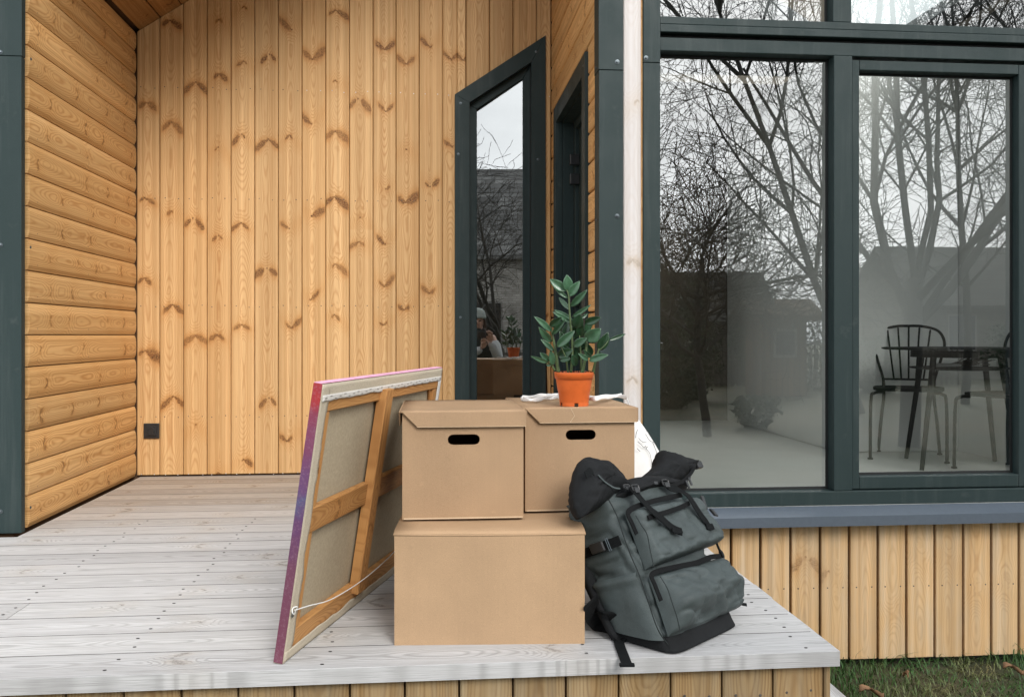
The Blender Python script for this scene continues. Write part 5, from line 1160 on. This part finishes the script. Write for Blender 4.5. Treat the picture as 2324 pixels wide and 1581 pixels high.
# =================================================================== STEPS AND GRASS BY THE DECK
q = on_z(1889, 1526, GZ+0.20)
pl = thing('plank_step', (q.x-0.1, 2.6, GZ), 'low step of grey planks beside the deck end', 'step')
for k in range(3):
    xk = q.x-0.055-k*0.135
    if xk < XD-0.02: break
    board('plank', DECK, pl, (xk, 1.2, GZ+0.165), (1, 0, 0), (0, 1, 0), 0.10, 0.035, 1.75, rand=2) if False else board('plank', DECK, pl, (xk, 1.2, GZ+0.165), (1, 0, 0), (0, 1, 0), 0.10, 0.035, 1.9, rand=2, prof=[(-0.05, 0.0), (0.05, 0.0), (0.05, 0.031), (0.047, 0.035), (-0.047, 0.035), (-0.05, 0.031)])
for yk in (1.35, 2.15, 2.95):
    board('bearer', PINES, pl, (XD-0.02, yk, GZ-0.02), (0, 1, 0), (1, 0, 0), 0.05, 0.18, q.x-XD, prof=[(-0.025, 0), (0.025, 0), (0.025, 0.183), (-0.025, 0.183)])
m, t, p = new_mat('grass_blades'); co = t.n('ShaderNodeTexCoord').outputs['Object']; n1 = t.noise(co, 3.0, 3); n2 = t.noise(co, 90, 2)
c = t.mix(t.mr(n1, 0.46, 0.70, 0, 1, True), C(0.035, 0.095, 0.018), C(0.19, 0.165, 0.07)); c = t.mix(1.0, c, t.mr(n2, 0.3, 0.7, 0.55, 1.5), 'MULTIPLY'); t.put(p.inputs['Base Color'], c); p.inputs['Roughness'].default_value = 0.6; GRASS = m
mb = MB()
for k in range(26000):
    x = random.uniform(XD-0.05, 3.5); y = random.uniform(1.5, YF+0.06)
    if x < q.x and y < 3.1: continue
    if y > YF-0.02 and x < XR: continue
    flat_ = MN.noise(V((x*2.2, y*2.2, 4))) > 0.05
    h = random.uniform(0.012, 0.045)*(0.7 if flat_ else 1.1)*(2.2 if (y > YF-0.08 and random.random() < 0.35) else 1); a = random.uniform(0, 6.28); w_ = random.uniform(0.0012, 0.0028); b0 = V((x, y, GZ-0.003)); d_ = V((math.cos(a), math.sin(a), 0)); ln = random.uniform(0.4, 1.6)*(1.5 if flat_ else 0.8); s_ = V((-d_.y, d_.x, 0))*w_
    m1 = b0+d_*h*ln*0.35+V((0, 0, h*0.7)); e = b0+d_*h*ln+V((0, 0, h))
    mb.add([b0-s_, b0+s_, m1+s_*0.8, m1-s_*0.8, e], [(0, 1, 2, 3), (3, 2, 4)])
tag(mb.build('grass', GRASS), 'short green and straw coloured lawn beside the deck', 'grass', kind='stuff')
DEAD = plain('dead_leaf', (0.22, 0.12, 0.06), 0.8, 0.3, 60)
for (px, py, s_, lab) in ((1978, 1572, 0.042, 'curled brown oak leaf lying in the grass near the plank step'), (2300, 1520, 0.036, 'brown dry leaf on the lawn at the right picture edge'), (2055, 1533, 0.022, 'small brown leaf lying in the grass below the pine cladding')):
    q0 = on_z(px, py, GZ+0.035); rows = []; a0 = random.uniform(0, 6)
    for i in range(9):
        u = i/8; w_ = s_*0.45*math.sin(math.pi*(0.06+0.94*u))*(1+0.35*math.sin(u*22)); rows.append([q0 + V((math.cos(a0), math.sin(a0), 0))*(u-0.5)*s_*2 + V((-math.sin(a0), math.cos(a0), 0))*w_*v + V((0, 0, 0.012*v*v+0.012*math.sin(u*5+v))) for v in (-1, -0.5, 0, 0.5, 1)])
    mb = MB(); mb.grid(rows); o = mb.build('fallen_leaf', DEAD, smooth=True); tag(o, lab, 'leaf', 'fallen leaves'); o.modifiers.new('s', 'SOLIDIFY').thickness = 0.0008
# =================================================================== GARDEN BEHIND THE CAMERA (seen in the glass)
BARK = plain('dark_bark', (0.028, 0.027, 0.022), 0.9, 0.4, 12, 0.6, 40); BARKB = plain('grey_bark', (0.075, 0.075, 0.065), 0.9, 0.4, 10, 0.5, 40)
def grow(mbs, p, d, L_, r, lev, par):
    n = (7, 6, 5, 4, 3)[lev]; path = [p.copy()]; rad = [r]; d = d.normalized(); kids = []
    for i in range(n):
        u = (i+1)/n; d = (d + V((random.gauss(0, 1), random.gauss(0, 1), random.gauss(0, 0.7)))*par['wig'][lev] + V((0, 0, par['up'][lev]))).normalized()
        path.append(path[-1]+d*L_/n); rad.append(max(0.0042, r*(1-par['tap'][lev]*u)))
        if lev < par['max'] and u > par['from'][lev]: kids.append((path[-1].copy(), d.copy(), rad[-1], u))
    mbs[0 if lev < 2 else 1].tube(path, rad, (9, 7, 5, 4, 3)[lev], caps=lev < 2)
    if lev >= par['max']: return
    nk = par['n'][lev]
    for k in range(nk):
        q, dd, rr, u = kids[min(len(kids)-1, int(k*len(kids)/nk))]
        a = dd.orthogonal().normalized(); a.rotate(M.Rotation(k*2.4+random.uniform(-0.5, 0.5), 3, dd)); th = R(random.uniform(*par['ang'][lev]))
        nd = dd*math.cos(th)+a*math.sin(th)
        grow(mbs, q, nd, L_*random.uniform(*par['len'][lev]), rr*random.uniform(0.38, 0.6) if lev else r*random.uniform(0.3, 0.55), lev+1, par)
def tree(base, label, par, trunk_dir, L_, r, seed, mat=BARK, name='bare_tree'):
    random.seed(seed); root = thing(name, base, label, 'tree'); mbs = [MB(), MB()]; grow(mbs, V(base)-V((0, 0, 0.05)), V(trunk_dir), L_, r, 0, par)
    mbs[0].build('trunk', mat, root, smooth=True); mbs[1].build('crown', mat, root); return root
FRUIT = dict(max=4, wig=(.10, .17, .20, .22, .2), up=(.02, .03, .0, .02, .03), tap=(.35, .6, .7, .7, .6), n=(10, 9, 6, 5), ang=((30, 80), (30, 70), (30, 75), (30, 70)), len=((.75, 1.05), (.5, .75), (.5, .7), (.5, .75)), **{'from': (.45, .2, .15, .1)})
BIRCH = dict(max=4, wig=(.05, .10, .16, .2, .2), up=(.03, .06, .03, -.02, -.03), tap=(.75, .7, .7, .7, .6), n=(14, 8, 6, 4), ang=((25, 55), (25, 55), (30, 60), (30, 60)), len=((.28, .45), (.4, .6), (.4, .6), (.4, .6)), **{'from': (.25, .2, .15, .1)})
LIMBY = dict(max=4, wig=(.04, .09, .14, .2, .2), up=(.0, .07, .05, .03, .03), tap=(.2, .55, .65, .7, .6), n=(9, 7, 6, 5), ang=((22, 58), (22, 50), (28, 62), (30, 65)), len=((1.7, 2.4), (.4, .6), (.38, .55), (.35, .55)), **{'from': (.7, .2, .15, .1)})
def gp(px, d, Y=YG): q_ = mir(px, 760, d, Y); return V((q_.x, q_.y, GZ))
tree(gp(1606, 11.5), 'twiggy old fruit tree with tangled crown, mirrored in the large left pane', FRUIT, (0.03, 0, 1), 1.9, 0.06, 11)
tree(gp(1955, 15), 'tall slender leaning tree mirrored beside the window mullion', BIRCH, (-0.22, 0, 1), 8.5, 0.078, 5, BARKB)
tree(gp(2062, 10.5), 'stout tree with thick forking limbs mirrored above the table', LIMBY, (0.0, 0, 1), 2.05, 0.125, 21)
tree(gp(2330, 15), 'slender bare tree mirrored at the far right of the opening sash', BIRCH, (0.06, 0, 1), 8.5, 0.08, 8)
tree(gp(2190, 17), 'bare tree with upright branches mirrored before the grey house', BIRCH, (-0.03, 0, 1), 8.0, 0.085, 14)
# mirror through the slightly opened narrow casement
pn = V((math.sin(ang), math.cos(ang), 0)); pp0 = V((xc, YB+0.04, 0.75))
def mirn(px, py, d): p_ = at_d(px, py, d); return p_ - pn*(2*(p_-pp0).dot(pn))
qb = mirn(1150, 760, 17); qb.z = GZ
FORK = dict(FRUIT); FORK['ang'] = ((18, 40), (30, 65), (30, 70), (30, 70)); FORK['n'] = (4, 8, 7, 5); FORK['from'] = (.8, .25, .15, .1); FORK['len'] = ((1.8, 2.6), (.4, .6), (.4, .6), (.4, .6))
tree(qb, 'forked dark tree mirrored in the narrow sloping window', FORK, (-0.02, 0, 1), 1.45, 0.10, 44)
# evergreen mass
m, t, p = new_mat('evergreen_foliage'); co = t.n('ShaderNodeTexCoord').outputs['Object']; c = t.mix(t.noise(co, 6, 3), C(0.012, 0.028, 0.012), C(0.035, 0.06, 0.022)); t.put(p.inputs['Base Color'], c); p.inputs['Roughness'].default_value = 0.8; EVG = m
def bush(base, h, rr, label, seed, n=5000, name='evergreen_shrub', low=0.0):
    random.seed(seed); root = thing(name, base, label, 'shrub'); mb = MB(); 
    for k in range(n):
        u = random.random(); a = random.uniform(0, 6.28); q_ = rr*(0.35+0.65*math.sin(math.pi*min(1, 0.25+0.75*(1-u))))*math.sqrt(random.uniform(0.3, 1))*(1+0.3*MN.noise(V((a*1.3, u*5, seed))))
        c0 = V(base)+V((math.cos(a)*q_, math.sin(a)*q_, low+u*h)); s_ = random.uniform(0.03, 0.08)
        mb.add([c0+V((random.uniform(-s_, s_), random.uniform(-s_, s_), random.uniform(-s_, s_))) for _ in range(3)], [(0, 1, 2)])
    mb.build('foliage', EVG, root); mb = MB(); mb.tube([V(base)-V((0, 0, 0.05)), V(base)+V((0, 0, h*0.7))], [0.05, 0.015], 7); mb.build('stem', BARK, root)
bush(gp(1520, 16), 2.4, 0.75, 'dark evergreen shrub mirrored at the edge of the large pane', 3)
bush(gp(1445, 17), 2.7, 0.9, 'taller dark evergreen shrub mirrored behind the corner trim', 4)
for px_b, d_b, h_b, r_b, lb in ((1560, 18, 1.6, 0.7, 'dark rounded shrub mirrored left of the grey garden shed'), (1735, 21, 2.0, 0.8, 'dark dense shrub mirrored between the two sheds'), (1850, 21, 1.9, 0.9, 'dark broad shrub mirrored beside the brown wooden shed'), (1990, 20, 1.3, 0.9, 'low dark shrub mirrored left of the black chair'), (2330, 22, 1.6, 1.0, 'dark shrub mirrored at the right edge of the opening sash')):
    bush(gp(px_b, d_b), h_b, r_b, lb, int(px_b), 3500)
bush(gp(1715, 12.5), 0.45, 0.32, 'low loose garden bush mirrored low in the large pane', 6, 700)
# buildings
def courses(name, col, dark, wid, row, mortar, vary=0.5):
    m, t, p = new_mat(name); co = t.n('ShaderNodeTexCoord').outputs['Object']; sp_ = t.n('ShaderNodeSeparateXYZ'); t.put(sp_.inputs[0], co)
    br = t.n('ShaderNodeTexBrick'); t.put(br.inputs['Vector'], t.xyz(t.m('ADD', sp_.outputs[0], sp_.outputs[1]), sp_.outputs[2], 0.0)); br.inputs['Scale'].default_value = 1.0; br.inputs['Brick Width'].default_value = wid; br.inputs['Row Height'].default_value = row; br.inputs['Mortar Size'].default_value = mortar
    br.inputs['Color1'].default_value = C(*col); br.inputs['Color2'].default_value = C(*[v*(1-vary) for v in col]); br.inputs['Mortar'].default_value = C(*dark)
    c = t.mix(1.0, br.outputs[0], t.mr(t.noise(co, 1.6, 5, 0.65), 0.3, 0.7, 0.5, 1.4), 'MULTIPLY'); t.put(p.inputs['Base Color'], c); p.inputs['Roughness'].default_value = 0.9; return m
SLATE = courses('old_slate_roof', (0.085, 0.083, 0.072), (0.02, 0.02, 0.018), 0.35, 0.16, 0.015); SLATE2 = courses('pale_slate_roof', (0.26, 0.255, 0.24), (0.08, 0.08, 0.075), 0.4, 0.2, 0.02); PLASTER = courses('stained_block_wall', (0.15, 0.14, 0.115), (0.06, 0.055, 0.045), 0.5, 0.2, 0.012, 0.35)
BRICKW = courses('pale_brick', (0.48, 0.45, 0.40), (0.28, 0.26, 0.23), 0.25, 0.08, 0.01, 0.3); SHEDW = courses('brown_shed_boards', (0.12, 0.068, 0.028), (0.02, 0.012, 0.006), 0.13, 3.0, 0.012, 0.5); DGL = plain('dark_window_glass', (0.012, 0.014, 0.016), 0.15, 0.1); GFR = plain('grey_window_frame', (0.22, 0.21, 0.19), 0.7, 0.2)
def cottage(c0, wx, dy_, ez, rz_, wallm, roofm, label, wins, ridge='x', name='house', yaw=0.0):
    root = thing(name, c0, label, 'building'); A_ = V((math.cos(yaw), math.sin(yaw), 0)); B_ = V((-math.sin(yaw), math.cos(yaw), 0)); ax = (A_, B_, V((0, 0, 1))); o0 = V(c0)
    X = lambda x, y, z: o0+A_*x+B_*y+V((0, 0, z))
    mb = MB(); mb.box((-wx/2, -dy_/2, 0), (wx/2, dy_/2, ez), ax, o0)
    if ridge == 'x':
        for s in (-1, 1): mb.prism([X(s*(wx/2-0.05), -dy_/2, ez), X(s*(wx/2-0.05), dy_/2, ez), X(s*(wx/2-0.05), 0, rz_-0.05)], A_*(-s*0.2))
    else:
        for s in (-1, 1): mb.prism([X(-wx/2, s*(dy_/2-0.05), ez), X(wx/2, s*(dy_/2-0.05), ez), X(0, s*(dy_/2-0.05), rz_-0.05)], B_*(-s*0.2))
    mb.build('wall', wallm, root)
    ov = 0.3
    for s in (-1, 1):
        mb = MB()
        if ridge == 'x': mb.prism([X(-wx/2-ov, s*(dy_/2+ov), ez-0.12), X(-wx/2-ov, 0, rz_), X(-wx/2-ov, 0, rz_+0.12), X(-wx/2-ov, s*(dy_/2+ov), ez)], A_*(wx+2*ov))
        else: mb.prism([X(s*(wx/2+ov), -dy_/2-ov, ez-0.12), X(0, -dy_/2-ov, rz_), X(0, -dy_/2-ov, rz_+0.12), X(s*(wx/2+ov), -dy_/2-ov, ez)], B_*(dy_+2*ov))
        mb.build('roof', roofm, root)
    for (x, z, w_, h) in wins:
        mb = MB(); mb.box((x-w_/2-0.06, dy_/2, z-0.06), (x+w_/2+0.06, dy_/2+0.05, z+h+0.06), ax, o0); f = mb.build('window', GFR, root); mb = MB(); mb.box((x-w_/2, dy_/2+0.051, z), (x+w_/2, dy_/2+0.06, z+h), ax, o0); mb.build('pane', DGL, f)
    return root
qh = gp(1650, 24); cottage(qh+V((0, -1.2, 0)), 2.3, 2.4, 1.7, 3.0, PLASTER, SLATE, 'small grey garden shed with slate roof mirrored in the large pane', [(0.3, 0.7, 0.5, 0.6)], name='garden_shed')
qh = gp(1780, 19); cottage(qh+V((0, -0.5, 0)), 1.0, 1.0, 1.75, 2.0, SHEDW, SHEDW, 'narrow brown wooden shed mirrored near the white cabinet', [(0, 0.9, 0.4, 0.5)], name='wooden_shed')
qh = gp(2230, 27); cottage(qh+V((0, -2, 0)), 4.2, 5, 2.2, 4.1, PLASTER, SLATE, 'grey house with steep slate roof mirrored above the chairs', [(-1, 0.9, 0.8, 1.0), (1, 0.9, 0.8, 1.0)], ridge='x')
qh = mirn(1130, 760, 30); qh.z = GZ; cottage(qh+V((0, -4, 0)), 11, 8, 4.0, 7.6, BRICKW, SLATE2, 'large pale brick house with slate roof mirrored in the narrow window', [(-3, 1.0, 1.0, 1.4), (-0.4, 1.0, 1.0, 1.4), (2.4, 1.0, 1.0, 1.4)])
# garden fence between lawn and houses
WIRE = plain('fence_wood', (0.09, 0.08, 0.065), 0.9, 0.3, 8)
fe = thing('garden_fence', (4, -15.5, GZ), 'low dark picket fence mirrored across the lawn', 'fence')
for k in range(2):
    mb = MB(); mb.box((-6, -15.52, GZ+0.25+0.5*k), (14, -15.48, GZ+0.33+0.5*k)); mb.build('rail', WIRE, fe)
pm = None
for k in range(134):
    x = -6+0.15*k
    if pm is None:
        mb = MB(); mb.prism([V((-0.035, 0, 0)), V((0.035, 0, 0)), V((0.035, 0, 0.9)), V((0, 0, 0.95)), V((-0.035, 0, 0.9))], (0, 0.02, 0)); ob = mb.build('picket', WIRE, fe, M.Translation((x, -15.475, GZ))); pm = ob.data
    else: ob = bpy.data.objects.new('picket', pm); link(ob, fe, M.Translation((x, -15.475, GZ)))
# =================================================================== PHOTOGRAPHER (seen in the narrow window)
random.seed(3)
SKIN = plain('skin', (0.55, 0.33, 0.24), 0.55, 0.06, 20); COAT = plain('dark_green_coat', (0.018, 0.028, 0.024), 0.85, 0.2, 30); SLEEVE = plain('pale_grey_knit', (0.48, 0.49, 0.48), 0.9, 0.12, 60); BEAN = plain('beanie_knit', (0.33, 0.37, 0.34), 0.9, 0.15, 120, 0.5, 300); TROUS = plain('dark_trousers', (0.02, 0.022, 0.03), 0.85, 0.2, 20); HAIR = plain('brown_hair', (0.05, 0.03, 0.018), 0.6, 0.2, 60); EYE = plain('eye', (0.03, 0.02, 0.015), 0.2, 0.1); LIP = plain('lips', (0.40, 0.15, 0.12), 0.5, 0.1)
ho = V((-0.07, -0.20, 0.0))
person = thing('person', (ho.x, ho.y-0.12, GZ), 'person in beanie, dark coat and pale sleeves holding a camera, mirrored in narrow window', 'person')
def skin(name, verts, edges, radii, mat, parent, sub=2, root=0):
    me = bpy.data.meshes.new(name); base = WM[parent].translation; me.from_pydata([tuple(V(v)-base) for v in verts], edges, []); me.materials.append(mat); o = bpy.data.objects.new(name, me); link(o, parent, M.Translation(base))
    o.modifiers.new('skin', 'SKIN')
    for i, r_ in enumerate(radii): me.skin_vertices[0].data[i].radius = r_ if isinstance(r_, tuple) else (r_, r_)
    me.skin_vertices[0].data[root].use_root = True
    s = o.modifiers.new('sub', 'SUBSURF'); s.levels = sub; s.render_levels = sub; return o
py_ = ho.y-0.10
J = dict(pelvis=(ho.x, py_-0.06, 0.30), waist=(ho.x, py_-0.05, 0.45), chest=(ho.x, py_-0.02, 0.62), necb=(ho.x, py_+0.0, 0.76), neck=(ho.x, py_+0.03, 0.82), head=(ho.x, py_+0.06, 0.90), crown=(ho.x, py_+0.055, 0.99),
 shl=(ho.x-0.17, py_-0.02, 0.70), ell=(ho.x-0.22, py_+0.08, 0.45), wrl=(0.005-0.02, -0.12, 0.60), shr=(ho.x+0.17, py_-0.02, 0.70), elr=(ho.x+0.24, py_+0.06, 0.46), wrr=(0.085, -0.11, 0.68),
 hil=(ho.x-0.09, py_-0.06, 0.24), knl=(ho.x-0.11, py_-0.02, -0.17), anl=(ho.x-0.12, py_-0.08, GZ+0.09), tol=(ho.x-0.13, py_+0.08, GZ+0.035), hir=(ho.x+0.09, py_-0.06, 0.24), knr=(ho.x+0.12, py_-0.01, -0.17), anr=(ho.x+0.13, py_-0.06, GZ+0.09), tor=(ho.x+0.14, py_+0.10, GZ+0.035))
nm = list(J); ix = {n: i for i, n in enumerate(nm)}
E_ = [('pelvis','waist'),('waist','chest'),('chest','necb'),('necb','neck'),('neck','head'),('head','crown'),('chest','shl'),('shl','ell'),('ell','wrl'),('chest','shr'),('shr','elr'),('elr','wrr'),('pelvis','hil'),('hil','knl'),('knl','anl'),('anl','tol'),('pelvis','hir'),('hir','knr'),('knr','anr'),('anr','tor')]
RD = dict(pelvis=(.15,.11), waist=(.13,.09), chest=(.16,.11), necb=.06, neck=.052, head=(.075,.09), crown=(.06,.07), shl=.06, ell=.042, wrl=.028, shr=.06, elr=.042, wrr=.028, hil=.09, knl=.06, anl=.042, tol=.035, hir=.09, knr=.06, anr=.042, tor=.035)
skin('body', [J[n] for n in nm], [(ix[a], ix[b]) for a, b in E_], [RD[n] for n in nm], SKIN, person)
def sub_skin(name, names, edges, grow_, mat): 
    ii = {n: i for i, n in enumerate(names)}; rr = []
    for n in names: r_ = RD[n]; rr.append((r_[0]+grow_, r_[1]+grow_) if isinstance(r_, tuple) else r_+grow_)
    skin(name, [J[n] for n in names], [(ii[a], ii[b]) for a, b in edges], rr, mat, person)
sub_skin('coat', ['pelvis', 'waist', 'chest', 'necb', 'neck'], [('pelvis','waist'),('waist','chest'),('chest','necb'),('necb','neck')], 0.028, COAT)
sub_skin('sleeve', ['shl', 'ell', 'wrl'], [('shl','ell'),('ell','wrl')], 0.018, SLEEVE); sub_skin('sleeve', ['shr', 'elr', 'wrr'], [('shr','elr'),('elr','wrr')], 0.018, SLEEVE)
sub_skin('trousers', ['pelvis', 'hil', 'knl', 'anl', 'hir', 'knr', 'anr'], [('pelvis','hil'),('hil','knl'),('knl','anl'),('pelvis','hir'),('hir','knr'),('knr','anr')], 0.014, TROUS)
hc = V(J['head'])+V((0, 0.0, 0.03))
mb = MB(); mb.loft([[hc+V((math.cos(a)*rr_, math.sin(a)*rr_*1.12, z)) for a in [2*math.pi*k/24 for k in range(24)]] for rr_, z in ((.086, .005), (.094, .01), (.095, .035), (.090, .04), (.088, .06), (.075, .095), (.045, .12), (.012, .128))]); mb.build('beanie', BEAN, person, smooth=True)
for s in (-1, 1):
    mb = MB(); e = hc+V((s*0.03, 0.085, -0.02)); mb.loft([[e+V((math.cos(a)*r_*1.4, h_, math.sin(a)*r_)) for a in [k*0.785 for k in range(8)]] for r_, h_ in ((.009, 0), (.007, .004), (.002, .006))]); mb.build('eye', EYE, person, smooth=True)
    mb = MB(); e = hc+V((s*0.080, 0.0, -0.03)); mb.loft([[e+V((s*h_, math.cos(a)*r_*0.6, math.sin(a)*r_)) for a in [k*0.785 for k in range(8)]] for r_, h_ in ((.018, 0), (.026, .008), (.020, .012))]); mb.build('ear', SKIN, person, smooth=True)
    mb = MB(); mb.tube(spline([hc+V((s*0.075, 0.03, 0.0)), hc+V((s*0.088, 0.02, -0.06)), hc+V((s*0.085, 0.01, -0.13))], 4), [.014]*9, 8); mb.build('hair', HAIR, person, smooth=True)
mb = MB(); mb.tube([hc+V((0, 0.082, -0.012)), hc+V((0, 0.100, -0.042)), hc+V((0, 0.085, -0.05))], [.006, .011, .006], 8); mb.build('nose', SKIN, person, smooth=True)
mb = MB(); mb.tube(spline([hc+V((-0.022, 0.082, -0.068)), hc+V((0, 0.090, -0.066)), hc+V((0.022, 0.082, -0.068))], 4), .0045, 6); mb.build('mouth', LIP, person, smooth=True)
mb = MB(); mb.loft([[V((ho.x, py_+0.015, 0))+V((math.cos(a)*(.085+.012*math.sin(a*5)), math.sin(a)*(.09+.012*math.sin(a*5)), z)) for a in [2*math.pi*k/30 for k in range(30)]] for z in (.735, .76, .80, .825)]); mb.build('scarf', COAT, person, smooth=True)
# hands closed on the camera
for (wr_, dirs, s) in (('wrl', V((0.02, 0.045, 0.055)), -1), ('wrr', V((-0.005, 0.035, 0.06)), 1)):
    w0 = V(J[wr_]); vs_ = [w0, w0+dirs*0.5, w0+dirs]; es = [(0, 1), (1, 2)]; rr = [.026, (.034, .018), (.036, .016)]
    for k in range(4):
        b0 = w0+dirs+V((-0.024+0.016*k, 0.0, 0.0)); ln = (.055, .065, .06, .048)[k]; i0 = len(vs_); vs_ += [b0+V((0, 0.012, ln*0.45)), b0+V((-s*0.008, 0.030, ln*0.75)), b0+V((-s*0.016, 0.034, ln))]; es += [(2, i0), (i0, i0+1), (i0+1, i0+2)]; rr += [.0095, .0088, .008]
    i0 = len(vs_); vs_ += [w0+dirs*0.5+V((-s*0.034, 0.008, 0.01)), w0+dirs*0.5+V((-s*0.048, 0.02, 0.03))]; es += [(1, i0), (i0, i0+1)]; rr += [.011, .009]
    skin('hand', vs_, es, rr, SKIN, person)
cb_ = thing('photo_camera', (0.0, -0.10, 0.70), 'black photo camera held up by the mirrored photographer', 'camera')
mb = MB(); mb.box((-0.07, -0.145, 0.705), (0.07, -0.085, 0.795)); mb.build('camera_body', PLAST, cb_, bevel=0.008)
mb = MB(); mb.prism([V((-0.028, -0.14, 0.7955)), V((0.028, -0.14, 0.7955)), V((0.018, -0.14, 0.825)), V((-0.018, -0.14, 0.825))], (0, 0.05, 0)); mb.build('viewfinder', PLAST, cb_, bevel=0.004)
mb = MB(); mb.loft([[V((math.cos(a)*r_, y_, 0.75+math.sin(a)*r_)) for a in [2*math.pi*k/28 for k in range(28)]] for r_, y_ in ((.034, -.0845), (.034, -.06), (.036, -.058), (.036, -.035), (.031, -.034), (.030, -.045))]); mb.build('lens', PLAST, cb_, smooth=False)
